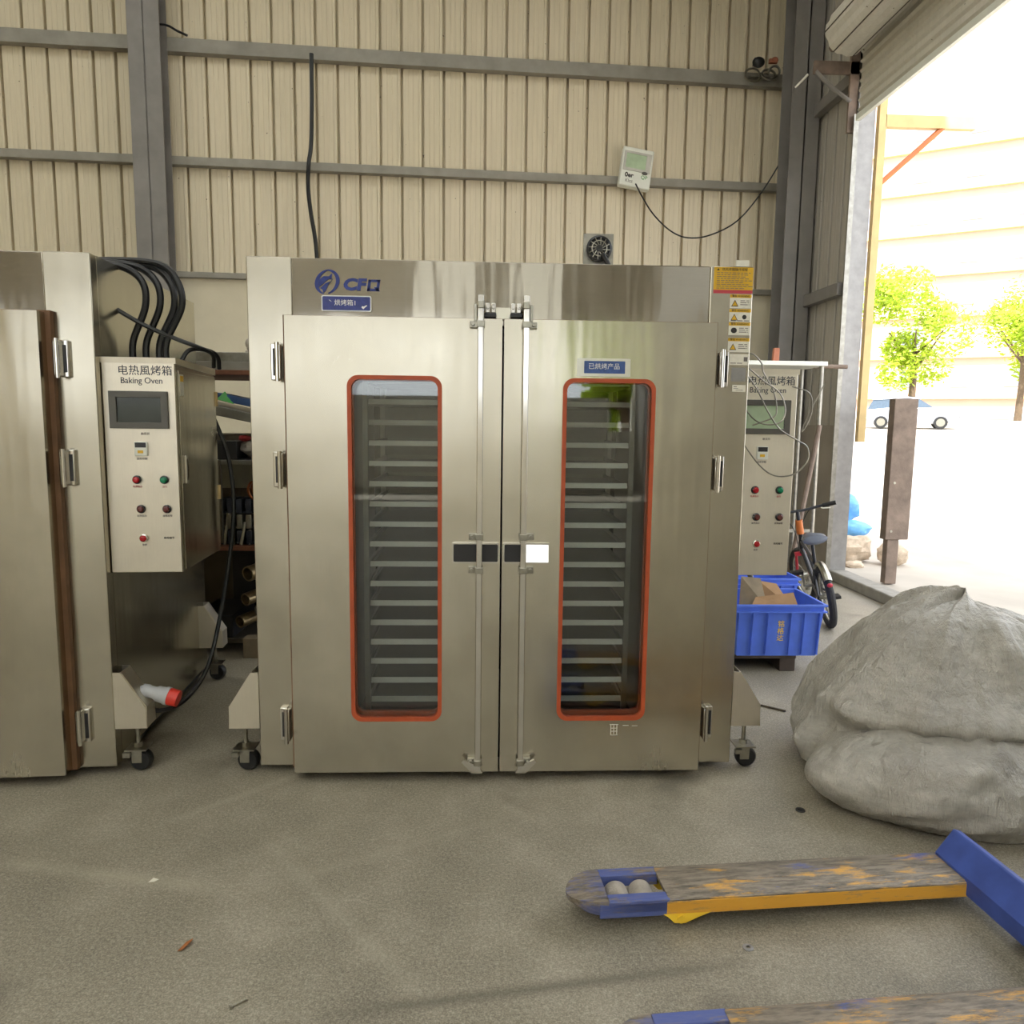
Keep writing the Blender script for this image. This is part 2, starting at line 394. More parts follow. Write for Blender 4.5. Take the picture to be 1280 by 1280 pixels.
def corrugated(s0, s1, z0, z1, pitch=.225):
    pr = []; k0 = math.floor(s0/pitch)
    for k in range(k0, int(math.ceil(s1/pitch))+1):
        b = k*pitch
        pr += [(b-.052,0),(b-.046,-.007),(b-.022,-.007),(b-.015,0),(b-.013,.06),(b+.013,.06),(b+.015,0),(b+.066,0),(b+.069,.003),(b+.072,0),(b+.117,0),(b+.120,.003),(b+.123,0)]
    pr = [p for p in pr if s0 <= p[0] <= s1]
    n = len(pr); vs = [(p[0],p[1],z0) for p in pr]+[(p[0],p[1],z1) for p in pr]
    return MB().add(vs, [(i,i+1,n+i+1,n+i) for i in range(n-1)])
wb = struct('wall_back', corrugated(-5.6,7.1,3.05,HC), M['sheet'], smooth=False); wb.matrix_world = wframe()
b = struct('wall_back_base', MB().box(-5.6,7.1,-.04,.2,0,3.05), M['plaster']); b.matrix_world = wframe()
b = struct('trim_1', MB().box(-5.6,6.9,-.10,.02,3.03,3.09), M['grey_paint'], bevel=.006); b.matrix_world = wframe()
# girts along the back wall (C sections)
def girt(z, h, d=.09):
    m = MB()
    m.prism([(-d,z+h/2),(0,z+h/2),(0,z+h/2-.006),(-d+.006,z+h/2-.006),(-d+.006,z-h/2+.006),(0,z-h/2+.006),(0,z-h/2),(-d,z-h/2)], -5.6, 6.86, 'x')
    return m
for i, (z, h) in enumerate(((5.35,.135),(4.216,.085))):
    o = struct('trim_%d' % (i+2), girt(z,h), M['grey_paint'], bevel=.008); o.matrix_world = wframe(.005)
# H columns
def hcol(name, w, d):
    m = MB(); t = .014
    m.box(-w/2,w/2,-d/2,-d/2+t,0,HC); m.box(-w/2,w/2,d/2-t,d/2,0,HC); m.box(-t/2,t/2,-d/2,d/2,0,HC); m.box(-w/2-.02,w/2+.02,-d/2-.02,d/2+.02,0,.03)
    return struct(name, m, M['dark_paint'])
o = hcol('column_left', .31, .22); o.matrix_world = wframe(.2, -.06)
o = hcol('column_right', .30, .30); o.location = (3.27,5.07,0)
# right wall: thickness 0.15, doorway from y=-0.6 to 4.13, z to 4.75
struct('wall_right_base', MB().box(3.42,3.6,4.13,6.2,0,1.55), M['plaster_grey'])
o = struct('wall_right', corrugated(0,2.0,1.55,HC), M['sheet_grey'], smooth=False); o.location = (3.45,6.14,0); o.rotation_euler = (0,0,-PI/2)
m = MB().box(3.5,3.6,4.13,6.2,1.55,HC).box(3.46,3.6,-.6,4.13,4.75,HC).box(3.46,3.6,-5.5,-.6,0,HC).box(3.46,3.6,-14,-5.5,0,3.3).box(3.46,3.6,-14,-5.5,5.4,HC).box(3.46,3.6,-14,-12.6,3.3,5.4)
struct('wall_right_outer', m, M['sheet_grey'])
for i, z in enumerate((2.87,4.80)):
    struct('trim_%d' % (i+4), MB().box(3.36,3.45,4.15,5.3,z-.06,z+.06), M['dark_paint'], bevel=.006)
struct('trim_6', MB().box(3.435,3.60,4.10,4.135,.1,4.7), M['alu'])                      # door reveal
struct('trim_7', MB().box(3.405,3.436,4.085,4.14,.1,4.45).box(3.39,3.405,4.085,4.10,.1,4.45), M['worn_metal'])  # shutter guide
struct('door_sill', MB().box(3.44,3.62,-.6,4.6,0,.10), M['kerb'], bevel=.012)
struct('ceiling', MB().box(-9,3.6,3.4,6.3,HC,HC+.1).box(-9,3.6,-.2,1.6,HC,HC+.1).box(-9,3.6,-5.2,-2.2,HC,HC+.1).box(-9,3.6,-10,-8,HC,HC+.1).box(-9,3.6,-14,-12.5,HC,HC+.1)
       .box(2.2,3.6,-14,6.3,HC,HC+.1).box(-9,-7.5,-14,6.3,HC,HC+.1), M['sheet_grey'])
for i, (y0, y1) in enumerate(((1.6,3.4),(-2.2,-.2),(-8,-5.2),(-12.5,-10))):  # roof lights out of view, added to bring in overhead daylight
    struct('added_skylight_%d' % (i+1), MB().box(-7.5,2.2,y0,y1,HC+.02,HC+.03), M['added_skylight'] if i < 2 else M['clear_sheet'])
struct('wall_left', MB().box(-9.1,-9,-14,6.2,0,HC), M['sheet'])
# unseen far end of the shed, bays shaped for their reflections in the oven: sheeted below, a strip of window bays above, a narrow doorway to one side
fw = MB()
fw.box(-9,2.85,-14.15,-14,0,2.1).box(3.35,3.6,-14.15,-14,0,2.1).box(-9,3.6,-14.15,-14,5.6,HC)
for x0, x1 in ((-9,-8.2),(-5,-4.7),(-.2,.35),(3.4,3.6)): fw.box(x0,x1,-14.15,-14,2.1,3.6)
fw.box(2.85,3.35,-14.15,-14,0,1.35)
struct('wall_front', fw, M['bounce_white'])
fu = MB()
for x0, x1 in ((-9,-1.55),(-.33,.57),(1.7,3.6)): fu.box(x0,x1,-14.15,-14,3.6,5.6)
struct('wall_front_upper', fu, M['sheet_grey'])
struct('window_2', MB().box(3.52,3.53,-12.6,-5.5,3.3,5.4), M['frosted'])  # unseen frosted panes, sized to mirror as pale patches in the header
struct('window_1', MB().box(-1.6,1.75,-14.1,-14.09,3.6,5.6), M['frosted'])

# yard outside
def yz(x, y):
    return .07 + .043*max(0, math.hypot(x-3.45, y-4)-4.5)
vs = []; fs = []; nx, ny = 46, 60
xs = [3.6 + (i/nx)**1.8*100 for i in range(nx+1)]; ys = [-45 + 175*j/ny for j in range(ny+1)]
for x in xs:
    for y in ys: vs.append((x,y,yz(x,y)))
for i in range(nx):
    for j in range(ny): a = i*(ny+1)+j; fs.append((a,a+ny+1,a+ny+2,a+1))
struct('ground_yard', MB().add(vs,fs), M['asphalt'])
struct('ground_front', MB().add([(-60,-70,-.02),(3.6,-70,-.02),(3.6,-13.9,-.02),(-60,-13.9,-.02)],[(0,1,2,3)]), M['asphalt'])

# ------------------------------------------------------------------ the ovens
OW, OH, OD = 1.043, 2.2, 1.30
def make_oven(main, label, loc, rz):
    t = thing('baking_oven', label, 'oven', loc, rz)
    ds = M['door_steel']
    for s in (-1,1):
        x0, x1 = sorted((s*.862, s*OW))
        MB().box(x0,x1,0,.06,.035,OH).build('front_pillar', ds, t, bevel=.004)
        x0, x1 = sorted((s*OW, s*(OW-.004)))
        MB().box(x0,x1,.06,OD,.06,OH).build('side_panel', M['side_steel'], t)
        x0, x1 = sorted((s*.70, s*.705))
        MB().box(x0,x1,.06,OD-.12,.06,2.0).build('chamber_liner', M['perforated'], t)
    MB().box(-.862,.862,.004,.06,1.94,OH-.002).build('header', M['head_steel'], t, bevel=.003)
    MB().box(-OW+.004,OW-.004,.06,OD,OH-.06,OH).build('roof_panel', M['side_steel'], t)
    MB().box(-OW+.004,OW-.004,OD-.06,OD,.06,OH-.06).build('back_panel', M['side_steel'], t)
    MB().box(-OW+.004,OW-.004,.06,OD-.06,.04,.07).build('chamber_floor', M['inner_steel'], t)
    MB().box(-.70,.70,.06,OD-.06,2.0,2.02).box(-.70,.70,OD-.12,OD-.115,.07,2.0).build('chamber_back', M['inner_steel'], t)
    for s in (-1,1):
        # door with a rounded window opening
        x0, x1 = sorted((s*.004, s*.873)); w0, w1 = sorted((s*.247, s*.627)); z0, z1 = .044, 1.957
        inner = rrect(w0,w1,.274,1.726,.045)
        n = len(inner)
        def outer_pt(p):      # push the outline point out to the door edge
            cx, cz = (w0+w1)/2, 1.0; hx, hz = (w1-w0)/2, .726
            dx, dz = (p[0]-cx)/hx, (p[1]-cz)/hz
            return dx, dz
        k = 8
        outer = []
        for p in inner:
            dx, dz = outer_pt(p); mm = max(abs(dx),abs(dz)); dx, dz = dx/mm, dz/mm
            X = (w0+w1)/2 + (dx*((x1-(w0+w1)/2) if dx > 0 else ((w0+w1)/2-x0)))
            Z = 1.0 + dz*((z1-1.0) if dz > 0 else (1.0-z0))
            outer.append((X,Z))
        # make sure the four door corners are exact
        for (cx, cz) in ((x0,z0),(x1,z0),(x1,z1),(x0,z1)):
            i = min(range(n), key=lambda q: (outer[q][0]-cx)**2+(outer[q][1]-cz)**2); outer[i] = (cx,cz)
        d = ring_prism(outer, inner, -.09, -.03).build('door', ds, t, smooth=False)
        x0f, x1f = sorted((s*.004, s*.893))
        ring_prism([(x0f,.04),(x1f,.04),(x1f,1.966),(x0f,1.966)], [(w0-.01,.26),(w1+.01,.26),(w1+.01,1.74),(w0-.01,1.74)], -.03, -.001).build('door_seal', M['seal'], d, smooth=False)
        ring_prism(rrect(w0-.001,w1+.001,.273,1.727,.046), rrect(w0+.016,w1-.016,.290,1.710,.036), -.095,-.07).build('window_gasket', M['orange'], d)
        g = MB().prism(rrect(w0+.015,w1-.015,.289,1.711,.036), -.081,-.077,'y').build('window_glass', M['glass'], d, smooth=False)
        ring_prism(rrect(w0-.004,w1+.004,.268,1.732,.046), rrect(w0+.014,w1-.014,.292,1.708,.034), -.03,-.008).build('inner_gasket', M['orange'], d)
        if main:
            MB().prism(rrect(w0+.012,w1-.012,.29,1.71,.034), -.02,-.017,'y').build('inner_glass', M['glass'], d, smooth=False)
        else:
            MB().prism(rrect(w0+.012,w1-.012,.29,1.71,.034), -.02,-.017,'y').build('inner_glass', M['screen'], d, smooth=False)
        # lock rod, guides and feet
        r = MB().box(s*.091-.012,s*.091+.012,-.130,-.110,.06,2.045).build('lock_rod', M['chrome'], t, bevel=.003)
        for z in (1.932,1.075,.935,.10):
            gm = MB().box(s*.091-.016,s*.091+.016,-.135,-.108,z-.012,z+.012); gm.box(*sorted((s*.091,s*.135)),-.112,-.09,z-.014,z+.012); gm.cyl((s*.122,-.124,z),(s*.122,-.11,z),.008,10)
            gm.build('rod_guide', M['zinc'], r, bevel=.002)
        fm = MB().prism([(s*.07,.055),(s*.115,.055),(s*.16,.105),(s*.15,.115),(s*.085,.085)], -.132,-.118,'y'); fm.build('rod_foot', M['chrome'], r)
        # recessed pull handles: dark cup and framed flap; right one chrome, tilted to catch light, left coloured as in shade
        a, bb = sorted((s*.008,s*.203))
        h = ring_prism(rrect(a,bb,.962,1.047,.008,3), rrect(a+.006,bb-.006,.968,1.041,.005,3), -.104,-.088).build('handle', M['chrome'], t)
        i0, i1 = sorted((s*.014,s*.10)); o0, o1 = sorted((s*.10,s*.197))
        MB().box(i0,i1,-.0985,-.090,.968,1.041).build('handle_cup', M['black_plastic'], h)
        fl = MB(); tl = .016 if s > 0 else -.002
        fl.add([(o0,-.100-tl*.65,.968),(o1,-.100-tl,.968),(o1,-.100-tl*.3,1.041),(o0,-.100,1.041),(o0,-.089,.968),(o1,-.089,.968),(o1,-.089,1.041),(o0,-.089,1.041)],
               [(0,1,2,3),(7,6,5,4),(0,4,5,1),(1,5,6,2),(2,6,7,3),(3,7,4,0)])
        fl.build('handle_flap', M['chrome'] if s > 0 else M['black_plastic'], h)
        # hinges
        for z in (1.778,1.338,.232):
            hm = MB().box(s*.932-.017,s*.932+.017,-.02,.002,z-.074,z+.074); hm.box(s*.912-.010,s*.912+.010,-.045,-.004,z-.070,z+.070)
            hg = hm.build('hinge', M['chrome'], t, bevel=.004)
            MB().cyl((s*.916,-.044,z-.078),(s*.916,-.044,z+.078),.009,12).build('hinge_pin', M['chrome'], hg)
            MB().box(s*.934-.005,s*.934+.009,-.0215,-.019,z-.055,z+.055).build('hinge_slot', M['black_plastic'], hg)
        # caster brackets, front and rear
        for y0 in (.0, OD-.14):
            P = [(s*OW,.456),(s*(OW+.032),.456),(s*(OW+.128),.300),(s*(OW+.132),.205),(s*OW,.205)]
            br = MB().prism(P, y0, y0+.006, 'y').prism(P, y0+.10, y0+.106, 'y')
            br.prism([(s*(OW+.030),.456),(s*(OW+.034),.456),(s*(OW+.132),.300),(s*(OW+.126),.300)], y0+.006, y0+.10, 'y')
            br.box(*sorted((s*(OW+.126),s*(OW+.132))),y0+.006,y0+.10,.205,.302).box(*sorted((s*OW,s*(OW+.13))),y0+.006,y0+.10,.205,.211)
            bo = br.build('caster_bracket', M['cab_steel'], t)
            cx, cy = s*(OW+.075), y0+.045
            ca = MB().cyl((cx,cy,.10),(cx,cy,.206),.009,10).cyl((cx,cy,.105),(cx,cy,.125),.018,6).box(cx-.045,cx+.045,cy-.04,cy+.045,.098,.104)
            ca.prism([(cx-.022,.10),(cx+.022,.10),(cx+.02,.04),(cx-.02,.04)], cy-.028,cy-.024,'y').prism([(cx-.022,.10),(cx+.022,.10),(cx+.02,.04),(cx-.02,.04)], cy+.024,cy+.028,'y')
            ca.box(cx-.05,cx-.02,cy-.05,cy-.03,.075,.095)
            cs = ca.build('caster', M['zinc'], bo)
            wh = MB().lathe([(.012,-.024),(.038,-.024),(.046,-.014),(.047,0),(.046,.014),(.038,.024),(.012,.024)], (cx+.012,cy,.047), 'y', 24)
            wh.build('caster_wheel', M['black'], bo)
    # top latch on the header
    l = MB().box(-.05,.05,-.022,.004,1.965,2.012).build('latch_plate', M['side_steel'], t, bevel=.002)
    for s in (-1,1):
        for x in (.040,.063):
            MB().box(s*x-.009,s*x+.009,-.06,-.02,1.985,2.024).cyl((s*x,-.064,2.004),(s*x,-.058,2.004),.006,8).build('latch_block', M['chrome'], l, bevel=.003)
        MB().box(*sorted((s*.028,s*.078)),-.07,-.01,1.966,1.984).build('latch_cup', M['black_plastic'], l, bevel=.003)
        MB().box(s*.09-.013,s*.09+.013,-.136,-.106,1.992,2.020).box(*sorted((s*.075,s*.091)),-.12,-.02,1.998,2.014).build('latch_keeper', M['zinc'], l, bevel=.003)
        MB().box(s*.112-.006,s*.112+.006,-.11,0.004,1.945,2.012).build('latch_arm', M['zinc'], l, bevel=.002)
    if not main: return t
    # ---- logo: ring with a swirl, and the letters
    lg = MB(); cx, cz = -.718, 2.104
    def sheared(pts, sh=.18): return [(cx+x+sh*z, cz+z) for x, z in pts]
    def arcband(r0, r1, a0, a1, n=18, ex=1.0):
        o_ = [(r0(i/n)*math.cos(math.radians(a0+(a1-a0)*i/n)), r0(i/n)*math.sin(math.radians(a0+(a1-a0)*i/n))) for i in range(n+1)]
        i_ = [(r1(i/n)*math.cos(math.radians(a0+(a1-a0)*i/n)), r1(i/n)*math.sin(math.radians(a0+(a1-a0)*i/n))) for i in range(n+1)]
        return o_ + i_[::-1]
    R0 = .049
    def strip(poly):
        # quads of a band polygon (outer list then reversed inner list)
        n = len(poly)//2; P = sheared(poly)
        for i in range(n-1):
            lg.prism([P[i],P[i+1],P[2*n-2-i],P[2*n-1-i]], -.0012, .0035, 'y')
    strip(arcband(lambda u: R0, lambda u: R0-.004-.010*math.sin(PI*u), -75, 95))
    strip(arcband(lambda u: R0, lambda u: R0-.003-.012*math.sin(PI*u), 95, 262))
    lg.prism(sheared([(-.034,.008),(-.018,.022),(.004,.022),(.014,.034),(.016,.010),(.004,.012),(-.012,-.004),(-.030,-.020)]), -.0012,.0035,'y')
    lg.prism(sheared([(-.024,-.026),(-.006,-.006),(.014,.002),(.020,.014),(.006,-.010),(.0,-.034),(-.008,-.044),(-.014,-.030)]), -.0012,.0035,'y')
    lo = lg.build('logo_emblem', M['blue_ink'], t)
    lettering('C', .062, (-.628,.0025,2.094), t, M['blue_ink'], name='logo_lettering', shear=.15, sx=1.25, bold=.003, ext=.002)
    lettering('F', .062, (-.583,.0025,2.094), t, M['blue_ink'], name='logo_lettering', shear=.15, sx=1.2, bold=.003, ext=.002)
    q = MB()
    for a_, b_, c_, d_ in ((-.036,.004,-.023,-.013),(-.036,.004,.013,.023)):   # square-cut Q
        q.prism([(-.530+x+.15*z, 2.094+z) for x, z in ((-.024,c_),(.024,c_),(.024,d_),(-.024,d_))], .0005,.0035,'y')
    for a_, b_ in ((-.024,-.013),(.013,.024)):
        q.prism([(-.530+x+.15*z, 2.094+z) for x, z in ((a_,-.023),(b_,-.023),(b_,.023),(a_,.023))], .0005,.0035,'y')
    q.prism([(-.530+x, 2.094+z) for x, z in ((.0,-.006),(.012,-.006),(.026,-.023),(.012,-.023))], .0005,.0035,'y')
    q.build('logo_lettering', M['blue_ink'], t)
    # ---- blue name plate on the header
    p = ring_prism(rrect(-.742,-.540,1.988,2.051,.006,3), rrect(-.738,-.544,1.992,2.047,.005,3), -.002,.004).build('name_plate', M['white_ink'], t)
    MB().prism(rrect(-.739,-.543,1.991,2.048,.006,3), -.001,.004,'y').build('plate_face', M['blue_plate'], p)
    lettering('烘烤箱1', .026, (-.645,-.002,2.021), p, M['white_ink'])
    MB().prism([(-.580,2.004),(-.572,1.998),(-.566,2.004),(-.556,2.012),(-.560,2.014),(-.570,2.009),(-.578,2.010)], -.0015,.004,'y').build('scuff', M['white_ink'], p)
    MB().prism([(-.712,2.032),(-.702,2.026),(-.701,2.027),(-.711,2.034)], -.0015,.004,'y').build('scuff', M['white_ink'], p)
    # ---- status plate over the right-hand window, in a clear holder
    p = ring_prism(rrect(.302,.520,1.735,1.807,.003,3), rrect(.330,.498,1.747,1.797,.003,3), -.0945,-.0895).build('status_plate', M['acrylic'], t)
    MB().box(.329,.499,-.093,-.0895,1.746,1.798).build('plate_face', M['blue_plate_pale'], p)
    lettering('已烘烤产品', .026, (.412,-.0935,1.774), p, M['white_ink'])
    # ---- stickers down the right pillar
    Y0, Y1 = -.0012, .002
    def stick(name, x0, x1, z0, z1, mat): return MB().box(x0,x1,Y0,Y1,z0,z1).build(name, mat, t)
    s1 = stick('notice_sticker', .876,1.041,2.094,2.196, M['yellow_st'])
    MB().box(.876,1.041,-.0018,.001,2.090,2.104).build('sticker_band', M['red_band'], s1)
    lettering('热风烤箱操作规程', .0135, (.963,-.0014,2.186), s1, M['ink'])
    lettering('▲', .012, (.893,-.0014,2.186), s1, M['ink'])
    tx = MB()
    for i in range(9):
        z = 2.173 - i*.0078; x = .888
        while x < 1.022 - (.03 if i % 3 == 2 else 0):
            w = random.uniform(.008,.022); tx.box(x,x+w,-.0015,.001,z-.0013,z+.0013); x += w + .004
    tx.build('small_print', M['ink_soft'], s1)
    for i, (z0, z1) in enumerate(((2.030,2.086),(1.975,2.027),(1.920,1.972),(1.850,1.908))):
        s2 = stick('warning_sticker', .948,1.039,z0,z1, M['paper'])
        MB().box(.948,1.039,-.0017,.001,z1-.013,z1).build('sticker_band', M['yellow_band'], s2)
        lettering('警告 WARNING', .0105, (.9935,-.0019,z1-.0065), s2, M['ink'])
        zc = (z0+z1-.013)/2
        if i != 2:
            MB().prism([(.954,zc-.014),(.984,zc-.014),(.969,zc+.013)], -.0017,.001,'y').build('hazard_triangle', M['ink'], s2)
            MB().prism([(.958,zc-.0115),(.980,zc-.0115),(.969,zc+.0085)], -.002,.001,'y').build('hazard_sign', M['yellow_band'], s2)
        else:
            MB().ball((.970,-.001,zc),(.014,.001,.012),12,6).build('hazard_symbol', M['ink'], s2)
        if i == 1:
            MB().ball((1.012,-.001,zc),(.010,.001,.010),10,6).build('hazard_symbol', M['ink'], s2)
        pm = MB()
        for k in range(3):
            if i == 1: pm.box(.955+k*.028,.976+k*.028,-.0016,.001,z0+.003,z0+.006)
            else: pm.box(.992,1.012+.006*k,-.0016,.001,zc+.008-.008*k,zc+.011-.008*k); pm.box(1.017+.005*k,1.030,-.0016,.001,zc+.008-.008*k,zc+.011-.008*k)
        pm.build('small_print', M['ink_soft'], s2)
    s3 = stick('paper_label', .957,1.038,1.797,1.842, M['paper'])
    MB().box(.961,.985,-.0016,.001,1.803,1.806).box(.99,1.012,-.0016,.001,1.803,1.806).box(1.018,1.034,-.0016,.001,1.812,1.83).build('small_print', M['ink_soft'], s3)
    stick('plain_label', .968,1.030,1.728,1.786, M['alu'])
    s4 = stick('paper_label', .975,1.032,1.685,1.714, M['paper'])
    MB().box(.98,.994,-.0016,.001,1.705,1.708).box(.98,1.0,-.0016,.001,1.698,1.700).box(.99,1.02,-.0016,.001,1.691,1.693).build('small_print', M['ink_soft'], s4)
    # marks below the right window
    mk = MB()
    for x0, x1, z0, z1 in ((.478,.516,.252,.255),(.482,.514,.205,.207),(.482,.485,.205,.252),(.495,.498,.21,.25),(.508,.511,.205,.252),(.484,.512,.236,.238),(.484,.512,.222,.224),(.535,.56,.248,.250),(.575,.60,.246,.248)):
        mk.box(x0,x1,-.0907,-.0895,z0,z1)
    mk.build('chalk_mark', M['paper'], t)
    # tab standing on the roof edge
    MB().box(.985,1.04,.05,.06,OH-.002,OH+.036).box(.985,1.04,.05,.10,OH,OH+.004).build('lifting_tab', M['paper'], t)
    MB().prism([(.90,OH),(1.0,OH),(1.0,OH+.05)], .30,.33,'y').build('roof_gusset', M['grey_paint'], t)
    return t
make_oven(True, 'large stainless steel double-door oven with two orange-edged windows, in the middle', (0,0,0), 0)
LROT = math.radians(3.4)
LX, LY = -1.66 - OW*math.cos(LROT), -OW*math.sin(LROT)
make_oven(False, 'stainless steel oven behind the control cabinet with thick black cables, cut by the frame', (LX,LY,0), LROT)

# racks with trays inside the main oven
for s, side in ((-1,'left'),(1,'right')):
    rk = thing('tray_rack', 'stainless tray rack standing inside the oven behind the %s window' % side, 'rack', (s*.335,.68,.07), 0, 'tray racks inside the oven')
    for x in (-.292,.292):
        for y in (-.31,.31): MB().box(x-.012,x+.012,y-.012,y+.012,0,1.86).build('post', M['rack_steel'], rk)
    MB().box(-.30,.30,-.32,.32,1.86,1.88).box(-.30,.30,-.32,-.30,.03,.06).box(-.30,.30,.30,.32,.03,.06).build('frame_end', M['rack_steel'], rk)
    r0 = None
    ordn = ['topmost','second','third','fourth','fifth','sixth','seventh','eighth','ninth','tenth','eleventh','twelfth','thirteenth','fourteenth','fifteenth','sixteenth','lowest']
    t0 = None
    for k in range(17):
        z = 1.715 - .095*k
        for x in (-.28,.28):
            if r0 is None: r0 = MB().box(-.012,.012,-.31,.31,-.002,.0).box(-.012,-.010,-.31,.31,0,.012).build('runner', M['rack_steel'], rk); rr = r0
            else: rr = r0.copy(); col.objects.link(rr)
            rr.location = (x,0,z-.07)
        if t0 is None:
            tm = MB().box(-.268,.268,-.33,.31,0,.002)
            tm.box(-.268,.268,-.33,-.327,0,.022).box(-.268,.268,.307,.31,0,.022).box(-.268,-.265,-.33,.31,0,.022).box(.265,.268,-.33,.31,0,.022)
            t0 = tm.build('baking_tray', M['tray']); tt = t0
            rim0 = MB().prism([(-.348,0),(-.331,0),(-.331,.024),(-.336,.024)], -.272,.272,'x').build('rim', M['tray_rim'], t0, bevel=.002)
        else:
            tt = t0.copy(); col.objects.link(tt); rc = rim0.copy(); col.objects.link(rc); rc.parent = tt
        tt.location = (s*.335,.68,z)
        o = ordn[k] if k in (0,16) else ordn[k] + ' from the top'
        tag(tt, 'pale metal tray, %s, on the rack behind the %s oven window' % (o, side), 'tray', 'trays behind the %s oven window' % side)

# ------------------------------------------------------------------ control cabinets
def make_cabinet(label, loc, rz, h, dep, big, w=.31, rows=True):
    t = thing('control_cabinet', label, 'control cabinet', loc, rz)
    MB().box(0,w,.014,dep,0,h-.02).build('body', M['side_steel'], t, bevel=.003)
    MB().prism([(0.0,h-.02),(dep+.004,h-.035),(dep+.004,h-.005),(-.002,h+.004)], -.002,w+.006,'x').build('lid', M['cab_steel'], t)
    MB().box(0,w,0,.014,0,h).build('front_panel', M['cab_steel'], t, bevel=.003)
    MB().box(w,w+.006,.03,dep-.005,.01,h-.045).build('door', M['side_steel'], t, bevel=.002)
    MB().box(w+.006,w+.018,.05,.075,.38,.50).ball((w+.016,.062,.44),(.008,.012,.05),10,6).build('door_handle', M['chrome'], t, bevel=.003)
    for z in (.26,.72): MB().cyl((w+.006,dep-.004,z),(w+.006,dep-.004,z+.07),.009,10).build('hinge', M['cream_post'], t)
    MB().box(w+.006,w+.0075,.04,.085,h-.15,h-.06).build('warning_sticker', M['paper'], t)
    MB().box(w+.006,w+.008,.042,.083,h-.09,h-.066).build('sticker_band', M['yellow_band'], t)
    cx = w*.56
    lettering('电热風烤箱', .044, (cx+.01,-.001,h-.052), t, M['cab_ink'])
    lettering('Baking Oven', .036, (cx-.005,-.001,h-.092), t, M['cab_ink'], sx=.92)
    sw = .235; x1 = w-.030; x0 = x1-sw; z1 = h-.135; z0 = z1-.155
    b_ = ring_prism([(x0,z0),(x1,z0),(x1,z1),(x0,z1)], [(x0+.03,z0+.026),(x1-.028,z0+.026),(x1-.028,z1-.026),(x0+.03,z1-.026)], -.014,.001).build('screen_bezel', M['bezel'], t, bevel=.002, smooth=False)
    MB().box(x0+.028,x1-.026,-.006,.001,z0+.024,z1-.024).build('screen', M['screen'] if not big else M['screen_pale'], b_)
    lettering('触摸屏', .012, (cx,-.001,z0-.022), t, M['ink_soft'])
    mx = w*.50; mz = z0-.085
    me = MB().box(mx-.026,mx+.026,-.012,.001,mz-.030,mz+.030).build('counter', M['white'], t, bevel=.003)
    MB().box(mx-.022,mx+.022,-.0135,-.011,mz+.006,mz+.027).build('counter_window', M['black_plastic'], me)
    MB().box(mx-.012,mx+.010,-.0135,-.011,mz-.018,mz-.006).build('counter_key', M['yellow_band'], me)
    lettering('温度控制', .011, (mx,-.001,mz-.042), t, M['ink_soft'])
    rows_ = ((.40,(M['red_lamp'],'电源指示',.42),(M['green_lamp'],'运行',.80)),(.275,(M['dark_lamp'],'加热指示',.46),(M['dark_lamp'],'故障报警',.82)),(.15,(M['red_lamp'],'急停',.48),None))
    for z, *cells in rows_:
        for ce in cells:
            if ce is None: continue
            mt, txt, fx = ce; x = w*fx
            lr = MB().lathe([(.0165,0),(.0185,-.006),(.0165,-.012),(.013,-.014)], (x,0,z), 'y', 20).build('lamp_ring', M['chrome' if z < .2 else 'black_plastic'], t)
            MB().lathe([(.0135,-.008),(.0135,-.018),(.010,-.022),(.003,-.023)], (x,0,z), 'y', 18).build('lamp_lens', mt, lr)
            lettering(txt, .010, (x,-.001,z-.030), t, M['red_ink'] if z > .35 else M['ink_soft'])
    lettering('机组编号', .011, (w*.83,-.001,.15), t, M['ink'])
    return t
CLX, CLY = -1.35-.31*math.cos(LROT), .06
make_cabinet('stainless control cabinet with dark screen under thick black cables', (-1.6605,.045,.885), LROT, .905, .56, False, w=.292)
make_cabinet('stainless control cabinet with pale screen beside the blue crate', (1.047,.21,.850), 0, .945, .45, True, w=.30)

# ------------------------------------------------------------------ cables
def cable(name, pts, r, mat, label, cat='cable', group=None, n=8, parts=None):
    return tag(MB().tube(spline(pts), r, n).build(name, mat), label, cat, group)
zt = 1.785
tops = [(-1.615,.28),(-1.565,.30),(-1.515,.32),(-1.478,.30)]
wher = ['leftmost of the four','second from the left of four','third from the left of four','rightmost of the four']
for i, (x, y) in enumerate(tops):
    k = i*.012; x -= .02
    pts = [(x,y,zt-.005),(x+.006,y,zt+.10),(x+.07+k*.3,y-.01,zt+.25),(x+.055+k*.3,y-.01,zt+.36),(x-.05+k*.8,y,zt+.42+k*.4),(x-.30,y+.08,zt+.45+k*.3),(-2.05,.42,2.225+.002*i)]
    cable('power_cable', pts, .0155, M['cable'], 'thick black cable arching onto the control cabinet, ' + wher[i], 'cable', 'thick cables over the control cabinet')
cable('control_cable', [(-2.0,.28,2.225),(-1.80,.25,2.09),(-1.60,.26,1.965),(-1.46,.30,1.90),(-1.37,.34,1.865),(-1.335,.42,1.84),(-1.345,.46,1.785)], .010, M['cable'], 'black cable sagging diagonally across the four thick cables')
cable('control_cable', [(-1.44,.30,1.788),(-1.40,.32,1.85),(-1.345,.40,1.855),(-1.325,.46,1.83),(-1.33,.49,1.78)], .010, M['cable'], 'short black cable looped on the cabinet lid')
